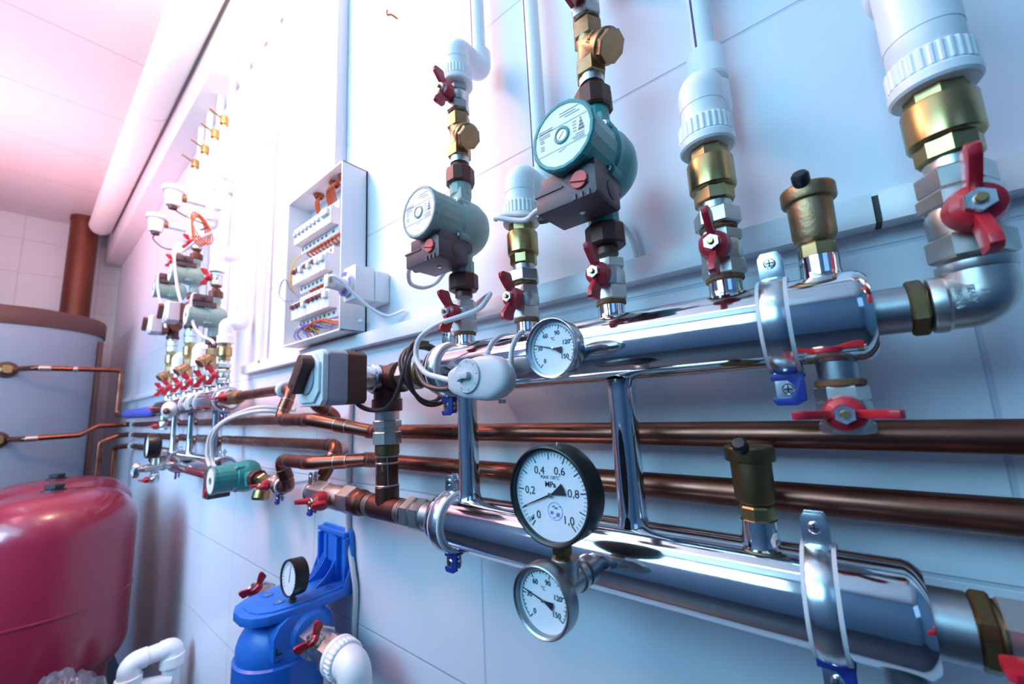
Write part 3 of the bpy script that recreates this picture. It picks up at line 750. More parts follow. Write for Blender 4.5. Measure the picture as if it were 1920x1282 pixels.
G().lathe([(.031, 0), (.031, .003), (.029, .004), (0, .004)], (cx_, -.3035, cz_), NY, 40).obj('dial_disc', 'servo_side', t)
d_ = Vector((.62, 0, .78)).normalized()
G().ext([(-.016, -.034), (.012, -.034), (.012, .036), (.004, .042), (-.010, .042), (-.016, .036)], .0, .022, (cx_ + .002, -.305, cz_ + .004), ((d_.z, 0, -d_.x), d_, NY), .003).obj('turn_handle', 'servo_dark', t)
hh = G().lathe([(.004, 0), (.004, .0008), (0, .0008)], (cx_ - .012, -.3268, cz_ - .014), NY, 14).obj('pointer_hole', 'ink', t)

t = thing('pipe_union', 'nickel pipe union between the mixing valve and the upper manifold', 'union', (-.70, YM, ZU))
G().hexa(.0300, 0, .022, (-.735, YM, ZU), X, n=8).cyl(.0235, (-.748, YM, ZU), (-.620, YM, ZU), 30).hexa(.0310, .0, .030, (-.706, YM, ZU), X, n=8).obj('body', 'nickel', t)
G().lathe([(.0255, 0), (.0270, .002), (.0270, .006), (.025, .008)], (-.676, YM, ZU), X, 30).obj('seal', 'hemp', t)

t = thing('copper_column', 'short upright copper pipe from the mixing valve down to the lower manifold', 'pipe', (TX, YM, ZL))
G().cyl(.0265, (TX, YM, 1.400), (TX, YM, 1.366), 32).hexa(.0315, 0, .017, (TX, YM, 1.361), n=8).cyl(.0265, (TX, YM, 1.361), (TX, YM, 1.352), 30).hexa(.0315, 0, .028, (TX, YM, 1.325), n=8).obj('union_nut', 'nickel', t)
G().lathe([(.0255, 0), (.0265, .001), (.0265, .020), (.025, .022)], (TX, YM, 1.303), Z, 32).obj('bush', 'darkbrass', t)
g = G().cyl(.0235, (TX, YM, 1.306), (TX, YM, 1.19), 36).lathe([(.0255, 0), (.0255, .030), (.0240, .032)], (TX, YM, 1.205), Z, 36)
g.cyl(.0255, (TX - .048, YM, ZL - .004), (TX + .052, YM, ZL - .004), 36, .0015).cyl(.0230, (TX - .075, YM, ZL - .004), (TX + .082, YM, ZL - .004), 36)
g.obj('copper_tee', 'copper_old', t)
g = G()
for z in (1.2375, 1.300, 1.285): g.lathe([(.0238, -.002), (.0252, -.0005), (.0252, .0012), (.0238, .0025)], (TX, YM, z), Z, 36)
for x in (-.052, -.058, -.066, .054, .060, .068): g.lathe([(.0232, -.002), (.0252, -.001), (.0252, .001), (.0232, .002)], (TX + x, YM, ZL - .004), X, 36)
for (a_, z0, z1) in ((-1.9, 1.296, 1.262), (-1.1, 1.290, 1.270), (-2.3, 1.292, 1.240), (-.6, 1.299, 1.24)):
    g.tube([(TX + .0236 * math.cos(a_ + s_ * .1), YM + .0236 * math.sin(a_ + s_ * .1), z0 + (z1 - z0) * s_) for s_ in (0, .3, .6, 1)], .0012, 6)
g.obj('solder_marks', 'solder', t)

t = thing('pipe_union', 'nickel double-hex union left of the lower manifold', 'union', (-.69, YM, ZL))
G().cyl(.0245, (-.722, YM, ZL - .003), (-.612, YM, ZL), 32).hexa(.0325, 0, .025, (-.724, YM, ZL - .003), X).hexa(.0325, 0, .024, (-.692, YM, ZL - .003), X).lathe([(.027, 0), (.0265, .012), (.0262, .03)], (-.664, YM, ZL - .001), X, 32).obj('body', 'nickel', t)
t = thing('pipe_adapter', 'brown brass adapter left of the copper tee', 'fitting', (-.91, YM, ZL))
G().lathe([(.0235, 0), (.0255, .002), (.0255, .022), (.0285, .026), (.0295, .030), (.0295, .052), (.0275, .056)], (-.876, YM, ZL - .004), (-1, 0, 0), 36).obj('body', 'copper_old', t)
ball_valve('large ball valve with red wing handle left of the copper tee', (-1.135, YM, ZL - .004), ax=X, L=.205, rc=.0335, s=1.3, wings=X, ring=False)

# ------------------------------------------------------------------ copper pipes along the wall
def copper_run(name, label, segs, r=.0156, sol=(), m='copper', fillet=.03):
    o = segs[0][0]
    t = thing(name, label, 'pipe', o, 'copper pipes')
    for s_ in segs: G().tube(s_, r, 28, fillet=fillet, fs=9).obj('pipe', m, t)
    for p, ax in sol:
        a_ = Vector(ax).normalized()
        e = G().lathe([(r + .0002, -.016), (r + .0018, -.0155), (r + .0018, .0155), (r + .0002, .016)], p, ax, 28).obj('socket', m, t)
        for h_ in (-.0165, .0165):
            G().lathe([(r, -.0016), (r + .0016, -.0008), (r + .0016, .0008), (r, .0016)], Vector(p) + a_ * h_, ax, 28).obj('solder_ring', 'solder', e)
    return t
YP = -.045
d45 = lambda a, b: tuple(Vector(b) - Vector(a))
U = [(NEAR - .005, YP, 1.346), (-.985, YP, 1.346), (-1.135, -.138, 1.384), (-1.350, -.138, 1.386), (-1.350, -.104, 1.478), (-1.40, -.104, 1.482)]
copper_run('copper_pipe', 'upper copper pipe with an offset loop passing behind the near manifold', [U], r=.0172,
           sol=((U[1], X), (((U[1][0]+U[2][0])/2, (U[1][1]+U[2][1])/2, (U[1][2]+U[2][2])/2), d45(U[1], U[2])), ((-1.172, -.138, 1.384), X), ((-1.30, -.138, 1.386), X), ((-1.350, -.121, 1.432), d45(U[3], U[4]))))
Lw = [(NEAR - .005, YP, 1.272), (-1.00, YP, 1.272), (-1.125, -.138, 1.270), (-1.335, -.138, 1.268), (-1.335, -.105, 1.182), (-1.40, -.105, 1.180)]
copper_run('copper_pipe', 'lower copper pipe with an offset loop passing behind the near manifold', [Lw], r=.0178,
           sol=((Lw[1], X), ((-1.06, -.090, 1.271), d45(Lw[1], Lw[2])), ((-1.165, -.138, 1.270), X), ((-1.285, -.138, 1.268), X), ((-1.335, -.121, 1.225), d45(Lw[3], Lw[4]))))
copper_run('copper_pipe', 'upper copper pipe running to the far manifold, ending under the servo', [[(-4.545, YP, 1.384), (-1.172, YP, 1.384), (-1.165, -.118, 1.430), (-1.150, YM, ZU), (-.845, YM, ZU)]], r=.0180, sol=(((-1.215, YP, 1.384), X), ((-1.167, -.095, 1.417), (0, -.07, .045))))
copper_run('copper_pipe', 'lower copper pipe running to the far manifold, ending at the ball valve', [[(-4.545, YP, 1.303), (-1.168, YP, 1.303), (-1.160, -.085, 1.235), (-1.160, YM, ZL - .004), (-1.125, YM, ZL - .004)]], r=.0185, sol=(((-1.215, YP, 1.303), X), ((-1.163, -.068, 1.264), (0, -.04, -.068))))
t = copper_run('copper_pipe', 'short copper pipe from the far upper manifold to the loop near the servo', [[(-1.86, -.104, 1.482), (-1.39, -.104, 1.482)]], r=.0172)
G().lathe([(.0170, 0), (.0265, .002), (.0265, .018), (.0215, .022), (.0170, .023)], (-1.415, -.104, 1.482), X, 28).obj('union_ring', 'white', t)
# ------------------------------------------------------------------ things on the long wall
t = thing('cable_duct', 'white cable duct running along the wall above the near manifold', 'duct', (-.9, 0, 1.588))
G().box((-0.02, -.0135, 1.6065), (4.10, .026, .034), .001).obj('duct_base', 'duct_dark', t)
for a_, b_ in ((-2.08, .0545), (.0605, NEAR - .006)):
    G().ext([(-.0325, 1.588), (-.0005, 1.588), (-.0005, 1.591), (-.0285, 1.591), (-.0285, 1.622), (-.0005, 1.622), (-.0005, 1.6255), (-.0325, 1.6255)], 0, b_ - a_, (a_, 0, 0), (Y, Z, X), .0006).obj('cover', 'duct', t)
t = thing('cable_duct', 'white cable duct on the wall behind the far manifold', 'duct', (-4.2, 0, 1.588))
G().ext([(-.0325, 1.588), (-.0005, 1.588), (-.0005, 1.6255), (-.0325, 1.6255)], 0, 2.45, (-5.35, 0, 0), (Y, Z, X), .001).obj('cover', 'duct', t)
t = thing('cable_duct', 'upright white cable duct rising from the distribution box to the cornice', 'duct', (-1.285, 0, 2.1))
G().box((-1.285, -.0215, 2.724), (.112, .042, 1.12), .003).obj('cover', 'duct', t)
t = thing('wall_cable', 'thin white cable hanging down the tiled wall behind the copper column', 'cable', (-1.165, -.006, 1.0))
G().spline([(-1.155, -.008, 1.588), (-1.163, -.008, 1.42), (-1.170, -.008, 1.28), (-1.172, -.008, 1.15), (-1.166, -.010, 1.05), (-1.135, -.012, .965), (-1.122, -.010, .90), (-1.132, -.008, .78), (-1.145, -.008, .50), (-1.15, -.008, FLOOR + .002)], .0075, 10).obj('cable', 'cable', t)

# distribution box
bx0, bx1, by, bz0, bz1 = -1.482, -1.090, -.086, 1.632, 2.163
t = thing('distribution_box', 'open white distribution box with three rows of breakers', 'box', ((bx0 + bx1) / 2, 0, bz0))
g = G(); th = .006
g.box(((bx0 + bx1) / 2, -.004, (bz0 + bz1) / 2), (bx1 - bx0, .008, bz1 - bz0), .001)
for x in (bx0 + th / 2, bx1 - th / 2): g.box((x, by / 2, (bz0 + bz1) / 2), (th, -by, bz1 - bz0), .0015)
for z in (bz0 + th / 2, bz1 - th / 2): g.box(((bx0 + bx1) / 2, by / 2, z), (bx1 - bx0, -by, th), .0015)
g.obj('shell', 'white', t)
RAILS = (2.022, 1.876, 1.750)
for z in RAILS: G().box(((bx0 + bx1) / 2, -.012, z), (bx1 - bx0 - .02, .006, .035), .001).obj('rail', 'zinc', t)
G().lathe([(.006, 0), (.006, .012), (.003, .016)], (bx1, -.025, 1.665), X, 12).obj('cable_nipple', 'white', t)
for (x, y_) in ((-1.33, -.045), (-1.16, -.045), (-1.22, -.045)): G().lathe([(.016, 0), (.018, -.004), (.012, -.014), (.012, -.004)], (x, y_, bz1 - th), Z, 20).obj('grommet', 'wireorange', t)

def breaker(label, x, z, w_, kind, group):
    """one rail module: body, nose, toggle, terminal screws"""
    o = (x, -.016, z)
    t = thing('circuit_breaker', label, 'breaker', o, group)
    pr = [(-.0155, -.056), (-.052, -.056), (-.052, -.030), (-.078, -.030), (-.078, .028), (-.052, .028), (-.052, .056), (-.0155, .056)]
    G().ext(pr, -w_ / 2 + .0006, w_ / 2 - .0006, (x, 0, z), (Y, Z, X), .0012).obj('body', 'white', t)
    if kind == 'strip':
        G().box((x, -.0805, z + .004), (w_ * .55, .010, .012), .0015).obj('toggle', 'grey', t)
    elif kind == 'dark':
        G().box((x, -.0805, z + .014), (w_ * .75, .012, .012), .0015).obj('toggle', 'servo_dark', t)
    else:
        G().box((x, -.0815, z + .010), (w_ * .7, .014, .020), .0015).obj('toggle', 'white', t)
    for sg in (1, -1):
        G().lathe([(.0050, 0), (.0050, .0012), (.0016, .0012), (0, .0006)], (x, -.052, z + sg * .043), NY, 12).obj('terminal', 'servo_dark', t)
for r_, (z, kinds, names) in enumerate((
        (RAILS[0], ['strip'] * 7 + ['wide'], 'top'),
        (RAILS[1], ['dark', 'dark', 'tall', 'dark', 'tall', 'dark', 'tall', 'tall'], 'middle'),
        (RAILS[2], ['dark', 'dark', 'dark', 'tall', 'dark', 'dark', 'dark', 'dark', 'tall'], 'bottom'))):
    x = bx0 + .040
    ordw = ('first', 'second', 'third', 'fourth', 'fifth', 'sixth', 'seventh', 'eighth', 'ninth')
    for i, k_ in enumerate(kinds):
        w_ = .0290 if k_ != 'wide' else .066
        if k_ == 'tall' and i == len(kinds) - 1: w_ = .036
        breaker('white breaker, %s from the left in the %s row of the distribution box' % (ordw[i], names), x + w_ / 2, z, w_, k_, 'breakers in the %s row' % names)
        x += w_
# loose wires in the box
def wires(name, label, m, sets, r=.0024):
    t = thing(name, label, 'wire', sets[0][0])
    for s_ in sets: G().spline(s_, r, 6, 6).obj('wire', m, t)
    return t
rnd = random.Random(3)
for nm, m, lab, n_ in (('white', 'cable', 'white', 9), ('blue', 'wireblue', 'blue', 6), ('orange', 'wireorange', 'orange', 4), ('yellow', 'yellow', 'yellow', 2)):
    sets = []
    for i in range(n_):
        x0 = bx0 + .03 + rnd.random() * .16; x1 = bx0 + .12 + rnd.random() * .20
        if m == 'wireorange': x0 = bx0 + .16 + rnd.random() * .06; x1 = bx1 - .03 - rnd.random() * .08
        y0 = -.030 - rnd.random() * .035
        sets.append([(x0, y0, bz0 + .012), (x0 - .02, y0 - .012, bz0 + .034 + rnd.random() * .015), ((x0 + x1) / 2, y0 - .02, bz0 + .047 + rnd.random() * .012), (x1, y0, bz0 + .030 + rnd.random() * .02), (x1 + .01, -.035, bz0 + .058)])
    wires('wire_bundle', 'loose %s wires in the bottom of the distribution box' % lab, m, sets)
sets = []
for i in range(10):
    x0 = bx0 + .10 + i * .024; sets.append([(x0, -.036, RAILS[0] - .057), (x0 + .006, -.060, RAILS[0] - .072), (x0 + .012, -.040, RAILS[1] + .057)])
for i in range(9):
    x0 = bx0 + .12 + i * .024; sets.append([(x0, -.036, RAILS[1] - .057), (x0 + .004, -.056, RAILS[1] - .063), (x0 + .012, -.040, RAILS[2] + .057)])
wires('wire_bundle', 'orange wires linking the breaker rows of the distribution box', 'wireorange', sets, .0026)
wires('wire_bundle', 'orange and tan wires entering the top of the distribution box', 'wireorange', [[(-1.33 + .006 * i, -.045, bz1 - .012), (-1.332 + .007 * i, -.055, bz1 - .045), (-1.34 + .006 * i, -.040, RAILS[0] + .057)] for i in range(4)] + [[(-1.16 - .01 * i, -.045, bz1 - .012), (-1.18 - .012 * i, -.066, bz1 - .04), (-1.21 - .012 * i, -.040, RAILS[0] + .057)] for i in range(5)], .003)
wires('wire', 'single yellow wire hanging along the left side of the distribution box', 'yellow', [[(bx0 + .035, -.05, RAILS[0] - .057), (bx0 + .022, -.070, RAILS[0] - .09), (bx0 + .014, -.074, RAILS[1] - .02), (bx0 + .020, -.06, RAILS[2] + .075)]], .0028)
wires('wire', 'violet wire looping out of the left edge of the distribution box', 'wireblue', [[(bx0 + .05, -.080, RAILS[2] + .040), (bx0 + .01, -.092, RAILS[2] + .046), (bx0 - .022, -.096, RAILS[2] + .075), (bx0 - .012, -.094, RAILS[2] + .115), (bx0 + .015, -.090, RAILS[2] + .120), (bx0 + .030, -.080, RAILS[2] + .085), (bx0 + .060, -.060, RAILS[2] + .050)]], .0018)

# timer plug beside the box
t = thing('socket_box', 'white surface socket box on the wall right of the distribution box', 'socket', (-1.0090, 0, 1.745))
G().box((-1.0090, -.022, 1.745), (.078, .044, .090), .006).obj('body', 'white', t)
t = thing('plug_timer', 'white plug-in timer with violet ring dial beside the distribution box', 'timer', (-1.0090, -.05, 1.75))
G().box((-1.0090, -.074, 1.748), (.066, .060, .098), .007).obj('body', 'white', t)
G().lathe([(.033, 0), (.033, .010), (.030, .012), (.020, .012)], (-1.0120, -.104, 1.744), NY, 36).obj('ring_dial', 'white', t)
k = G()
for i in range(44):
    if 3 < i < 8: continue
    a = 2 * PI * i / 44; tick(k, (-1.0120, -.1155, 1.744), a, .022, .0335, .0010, .0012)
k.obj('dial_pins', 'dialviolet', t)
t = thing('mains_plug', 'white mains plug with trailing white lead in the plug-in timer', 'plug', (-.99, -.12, 1.742))
G().lathe([(.0185, 0), (.0195, .012), (.017, .030), (.0135, .034)], (-1.0140, -.117, 1.742), NY, 28).box((-1.0140, -.156, 1.744), (.024, .020, .036), .004).obj('body', 'white', t)
G().box((-1.00205, -.158, 1.747), (.0012, .007, .020), .0004).obj('mark', 'orange', t)
G().spline([(-1.0090, -.160, 1.748), (-0.9900, -.160, 1.752), (-0.9760, -.140, 1.738), (-0.9680, -.110, 1.706), (-0.9540, -.070, 1.672), (-0.9360, -.045, 1.655), (-0.9240, -.030, 1.652), (-.888, -.010, 1.664)], .0046, 10).obj('lead', 'white', t)
t = thing('wall_hook', 'small brass hook in the tiled wall above the distribution box', 'hook', (-.93, 0, 2.60))
G().spline([(-.93, 0, 2.615), (-.93, -.02, 2.612), (-.932, -.034, 2.602), (-.935, -.032, 2.622)], .003, 8).obj('hook', 'wireorange', t)

# pump leads
t = thing('pump_lead', 'white lead curling under the pale left pump', 'cable', (-.60, -.12, 1.67))
G().spline([(-.612, -.170, 1.694), (-.632, -.172, 1.688), (-.664, -.160, 1.683), (-.690, -.140, 1.672), (-.702, -.120, 1.668), (-.700, -.095, 1.668), (-.675, -.080, 1.676), (-.640, -.085, 1.690), (-.61, -.09, 1.70)], .0046, 10).obj('lead', 'cable', t)
t = thing('pump_lead', 'white lead looping from the teal pump round the white riser', 'cable', (-.32, -.17, 1.69))
G().spline([(-.308, -.172, 1.693), (-.330, -.170, 1.690), (-.352, -.166, 1.686), (-.378, -.168, 1.694), (-.405, -.172, 1.706), (-.420, -.160, 1.713), (-.412, -.158, 1.716), (-.390, -.156, 1.712), (-.365, -.150, 1.704), (-.33, -.11, 1.70), (-.29, -.06, 1.716), (-.262, -.03, 1.70), (-.245, -.012, 1.668), (-.24, -.012, 1.626)], .0046, 10).obj('lead', 'cable', t)

# ------------------------------------------------------------------ blue water filter
fx = -1.235
PZ = -.034
t = thing('water_filter', 'blue water filter head and bowl on a ribbed wall bracket', 'filter', (fx, -.16, .5))
def loop(x, y, rx, ry, n=40, p=2.0, z=0):
    r_ = []
    for i in range(n):
        a = 2 * PI * i / n; c_, s_ = math.cos(a), math.sin(a)
        r_.append((x + rx * math.copysign(abs(c_) ** (2 / p), c_), y + ry * math.copysign(abs(s_) ** (2 / p), s_)))
    return r_
UP = (X, Y, Z)
plat = [(-.098, -.012), (.098, -.012), (.098, -.125), (.094, -.175), (.082, -.220), (.060, -.248), (.025, -.262), (-.025, -.262), (-.060, -.248), (-.082, -.220), (-.094, -.175), (-.098, -.125)]
g = G().ext(plat, 0, .022, (fx, 0, .930 + PZ), UP, .004)
g.ext([(a * .88, -.02 + (b + .02) * .92) for a, b in plat], .020, .026, (fx, 0, .930 + PZ), UP, .002)
# bracket: back plate with ribs
g.ext([(-.100, 0), (.100, 0), (.098, .06), (.092, .125), (.088, .140), (.080, .146), (-.072, .146), (-.080, .140), (-.086, .125), (-.097, .06)], .004, .014, (fx, 0, .952 + PZ), FY, .003)
for x in (-.076, -.032, .030, .078):
    g.box((fx + x, -.020, .952 + PZ + .060), (.010 if abs(x) > .04 else .014, .016, .125), .002)
g.box((fx, -.020, 1.086 + PZ), (.160, .018, .012), .003)
g.box((fx - .003, -.018, 1.045 + PZ), (.046, .010, .085), .003)
for x in (-.046, -.036, -.026, .030):
    g.ext([(-.012, 0), (-.012, .072), (-.022, .068), (-.040, .040), (-.060, .018), (-.085, .002), (-.085, 0)], -.0022, .0022, (fx + x, 0, .955 + PZ), (Y, Z, X), .0008)
for x in (-.100, .100):
    g.ext([(-.004, -.004), (-.004, .070), (-.016, .058), (-.030, .020), (-.040, -.004)], -.003, .003, (fx + x * .96, 0, .952 + PZ), (Y, Z, X), .001)
g.obj('bracket_plate', 'blue', t)
g = G()
for (x, y_) in ((-.045, -.195), (.030, -.195), (-.035, -.085), (.040, -.075)):
    g.lathe([(.014, 0), (.014, .06)], (fx + x, y_, .845), Z, 20)
g.lathe([(.030, .0), (.030, .035)], (fx, -.150, .870), Z, 28)
g.lathe([(.100, .0), (.102, .004), (.102, .030), (.096, .048), (.082, .072), (.060, .088), (.036, .096)], (fx, -.155, .797), Z, 56)
for s_ in (1, -1): g.lathe([(.062, .060), (.060, .090), (.045, .108), (.030, .110)], (fx, -.122, .846), (s_, 0, 0), 36)
g.ext([(-.062, 0), (.062, 0), (.062, .052), (.050, .075), (.030, .088), (-.030, .088), (-.050, .075), (-.062, .052)], -.098, .098, (fx, -.150, .815), (Y, Z, X), .006)
g.obj('filter_head', 'blue', t)
G().lathe([(.070, 0), (.088, .004), (.094, .02), (.098, .10), (.104, .300), (.108, .360), (.108, .385), (.100, .390)], (fx, -.155, .412), Z, 56).obj('bowl', 'bluebowl', t)
for (x, y_) in ((-.042, -.178), (.030, -.178), (.058, -.060)):
    s_ = G().ring([(.0085, .0), (.0145, .0), (.0145, .0025), (.0085, .0025)], (fx + x, y_, .9555 + PZ), Z, 24).obj('screw_well', 'blue', t)
    G().lathe([(.0080, .0), (.0080, .0018), (0, .0024)], (fx + x, y_, .9560 + PZ), Z, 18).obj('screw', 'zinc', t)
G().lathe([(.012, 0), (.012, .0008), (0, .0008)], (fx - .05, -.115, .9558 + PZ), Z, 24).obj('blank_port', 'ink', t)

L_ = G().box((fx + .0995, -.205, .838), (.002, .002, .016)).box((fx + .0995, -.199, .831), (.002, .012, .002)).obj('port_mark', 'ink', t)
lb = G(); a0 = math.radians(232); 
pts = [math.radians(222 + i * 3) for i in range(9)]
for a, b_ in zip(pts, pts[1:]):
    R_ = .1085
    q = [lb._v((fx + R_ * math.cos(c_), -.155 + R_ * math.sin(c_), z)) for c_, z in ((a, .715), (b_, .715), (b_, .765), (a, .765))]
    lb.bm.faces.new(q)
lbo = lb.obj('label', 'sticker', t)
am = math.radians(234)
n_ = Vector((math.cos(am), math.sin(am), 0)); u_ = Vector((-math.sin(am), math.cos(am), 0))
G().text('centuries', .0085, Vector((fx, -.155, .748)) + n_ * .1088, (u_, Vector(Z), n_), .0003).text('inside', .0085, Vector((fx, -.155, .733)) + n_ * .1088, (u_, Vector(Z), n_), .0003).obj('lettering', 'ink', lbo)
# gauge on top of the filter
gc = (fx + .062, -.170, .9835)
ax_ = Vector((.03, -.99, .06)).normalized()
t = thing('filter_gauge', 'small black pressure gauge standing on the blue water filter', 'gauge', (gc[0], gc[1], .922))
g = G().lathe([(.041, -.036), (.0440, -.034), (.0450, -.004), (.0440, 0), (.0410, 0), (.0410, -.005), (0, -.005)], gc, ax_, 40)
g.obj('case', 'black', t)
u_, v_, w_ = frame(ax_, Z)
rgt = u_.cross(w_) if False else Vector(w_).cross(u_) * -1
d = G().lathe([(.0409, -.0048), (.0409, -.0042), (0, -.0042)], gc, ax_, 32).obj('dial', 'dial', t)
k = G()
fq = (Vector(gc) - ax_ * .0041)
xr = Vector(Z).cross(ax_).normalized(); zr = ax_.cross(xr)
for i in range(21):
    a = math.radians(-135 + 270 * i / 20); s_, c_ = math.sin(a), math.cos(a)
    q = lambda r, o_: (r * s_ + o_ * c_, r * c_ - o_ * s_)
    k.ext([q(.030, -.0006), q(.037, -.0006), q(.037, .0006), q(.030, .0006)], 0, .0003, fq, (xr, zr, ax_))
k.ext([(-.0009, -.010), (.0009, -.010), (.0045, .030), (.0030, .030)], .0004, .0008, fq, (xr, zr, ax_))
k.obj('scale', 'ink', d)
G().lathe([(.0085, 0), (.0085, .010), (.006, .012), (.006, .020)], (gc[0], gc[1] + .014, .9215), Z, 12).obj('stem', 'darkbrass', t)
PY, PZ2 = -.122, .836
ball_valve('ball valve with red wings on the near outlet of the blue filter', (fx + .104, PY, PZ2), ax=X, out=(0, -.72, .69), L=.132, rc=.042, s=1.50, hs=.92, wings=(.2, .7, .7), ring=False)
ball_valve('ball valve with red wings on the far inlet of the blue filter', (fx - .104, PY - .02, .878), ax=(-1, 0, 0), out=(0, -.62, .78), L=.085, rc=.038, s=1.35, hs=.92, wings=(.2, .7, .6), ring=False)
t = thing('white_elbow', 'white ribbed plastic elbow turning down from the blue filter outlet', 'pipe', (fx + .2, PY, PZ2))
o = Vector((fx + .235, PY, PZ2))
G().lathe([(.036, 0), (.0445, .002), (.0445, .014), (.0415, .017)], o, X, 40).lathe([(.0412, .014), (.0435, .016), (.0435, .036), (.041, .039)], o, X, 112, ribs=.965).obj('threaded_adapter', 'white', t)
G().tube([o + Vector((.034, 0, 0)), o + Vector((.072, 0, 0)), o + Vector((.080, 0, -.09))], .0365, 32, fillet=.045, fs=10).obj('elbow', 'white', t)
G().cyl(.026, o + Vector((.079, 0, -.08)), (o.x + .079, o.y, FLOOR + .001), 28).obj('pipe', 'white', t)
t = thing('white_elbow', 'white plastic pipe feeding the far inlet of the blue filter', 'pipe', (fx - .22, PY, PZ2))
G().tube([(fx - .190, PY - .02, .878), (fx - .245, PY - .02, .878), (fx - .245, PY - .02, FLOOR + .001)], .024, 28, fillet=.035).obj('pipe', 'white', t)
# ------------------------------------------------------------------ the far manifold and its columns
YB = -.105
K = (-2.04, -2.225, -2.43, -2.63, -2.84, -3.03)
manifold('far polished steel twin manifold near the storage tank', -3.14, -1.965, YB, (-2.08, -2.47, -2.80), K, zu=1.476,
         extra=(((-1.97, YB, 1.476), (-1.955, YB, 1.476), .024), ((-1.97, YB, ZL), (-1.815, YB, ZL), .022), ((-3.09, YB, 1.432), (-3.09, YB, 1.40), .018)))
names = ('nearest', 'second', 'third', 'fourth', 'fifth', 'farthest')
for i, x in enumerate(K):
    ball_valve('red-handled ball valve on the far manifold, %s outlet' % names[i], (x, YB, 1.546), L=.058, rc=.026)
check_valve('brass check valve on the nearest outlet of the far manifold', (K[0], YB, 1.612))
white_riser('white plastic riser on the nearest outlet of the far manifold', (K[0], YB, 1.716), dy=.06, top=3.288, stripe=False)
y_strainer('bronze strainer on the second outlet of the far manifold', (K[1], YB, 1.622), br=(.2, -.75, -.6))
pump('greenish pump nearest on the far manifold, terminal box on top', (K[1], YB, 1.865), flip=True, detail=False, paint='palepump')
ball_valve('red-handled ball valve above the nearest pump of the far manifold', (K[1], YB, 2.020), L=.060, rc=.026)
white_riser('white plastic riser above the nearest pump of the far manifold', (K[1], YB, 2.084), dy=.06, top=3.288, stripe=False)
for i, w_ in ((2, 'third'), (4, 'fifth')):
    t = thing('pipe_union', 'nickel union on the %s outlet of the far manifold' % w_, 'union', (K[i], YB, 1.607))
    G().hexa(.0265, 0, .024, (K[i], YB, 1.607)).lathe([(.019, .02), (.019, .048)], (K[i], YB, 1.607), Z, 28).obj('body', 'nickel', t)
    white_riser('white plastic riser on the %s outlet of the far manifold' % w_, (K[i], YB, 1.655), dy=.06, top=3.288, stripe=False, r=.030)
def servo(label, cx, cz, yr):
    t = thing('servo_actuator', label, 'actuator', (cx, yr, cz))
    G().ext(sq(.050, .008), 0, .030, (cx, yr, cz), FY, .003).obj('rear_shell', 'servo_dark', t)
    G().ext(sq(.052, .008), 0, .042, (cx, yr - .030, cz), FY, .003).obj('middle_shell', 'servo_side', t)
    G().ext(sq(.052, .012), 0, .012, (cx, yr - .072, cz), FY, .004).ext(sq(.044, .020), 0, .006, (cx, yr - .083, cz), FY, .003).obj('front_cover', 'white', t)
    d_ = Vector((.55, 0, .83)).normalized()
    G().ext([(-.014, -.036), (.012, -.036), (.012, .038), (.004, .042), (-.010, .042), (-.014, .036)], .0, .020, (cx, yr - .089, cz), ((d_.z, 0, -d_.x), d_, NY), .003).obj('turn_handle', 'servo_dark', t)
    G().lathe([(.005, 0), (.005, .003), (0, .004)], (cx + .034, yr - .089, cz + .02), NY, 12).obj('cover_screw', 'zinc', t)
for i, w_, up_ in ((3, 'fourth', 'upper'), (5, 'farthest', 'lower')):
    x = K[i]
    y_strainer('bronze strainer on the %s outlet of the far manifold' % w_, (x, YB, 1.618), br=(.2, -.75, -.6))
    t = thing('check_valve', 'brass check valve on the %s outlet of the far manifold' % w_, 'valve', (x, YB, 1.712))
    G().hexa(.0235, .0, .020, (x, YB, 1.712), n=8).lathe([(.0225, .018), (.0268, .0215), (.0268, .066), (.0225, .070)], (x, YB, 1.712), Z, 40).hexa(.0230, .068, .086, (x, YB, 1.712), n=8).obj('body', 'brass', t)
    t = thing('pipe_union', 'nickel union below the mixing valve of the %s outlet' % w_, 'union', (x, YB, 1.80))
    G().hexa(.028, 0, .030, (x, YB, 1.800)).hexa(.029, .034, .062, (x, YB, 1.800)).lathe([(.022, -.002), (.022, .075)], (x, YB, 1.800), Z, 28).obj('body', 'nickel', t)
    t = thing('mixing_valve', 'brown cast mixing valve on the %s outlet of the far manifold' % w_, 'valve', (x, YB, 1.874))
    G().lathe([(.027, 0), (.031, .002), (.031, .016), (.027, .018), (.027, .12), (.031, .122), (.031, .140), (.027, .142)], (x, YB, 1.874), Z, 32).lathe([(.026, 0), (.026, .034), (.022, .038)], (x, YB, 1.945), NY, 30).lathe([(.026, 0), (.026, .05), (.030, .052), (.030, .066)], (x, YB, 1.945), X, 28).obj('body', 'iron', t)
    servo('white servo box, %s of the two at the far manifold' % up_, x, 1.950, YB - .030)
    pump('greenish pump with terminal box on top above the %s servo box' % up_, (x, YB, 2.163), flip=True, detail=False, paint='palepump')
    ball_valve('red-handled ball valve above the pump on the %s outlet' % w_, (x, YB, 2.318), L=.060, rc=.026)
    white_riser('white plastic riser above the pump on the %s outlet' % w_, (x, YB, 2.382), dy=.06, top=3.288, stripe=False)
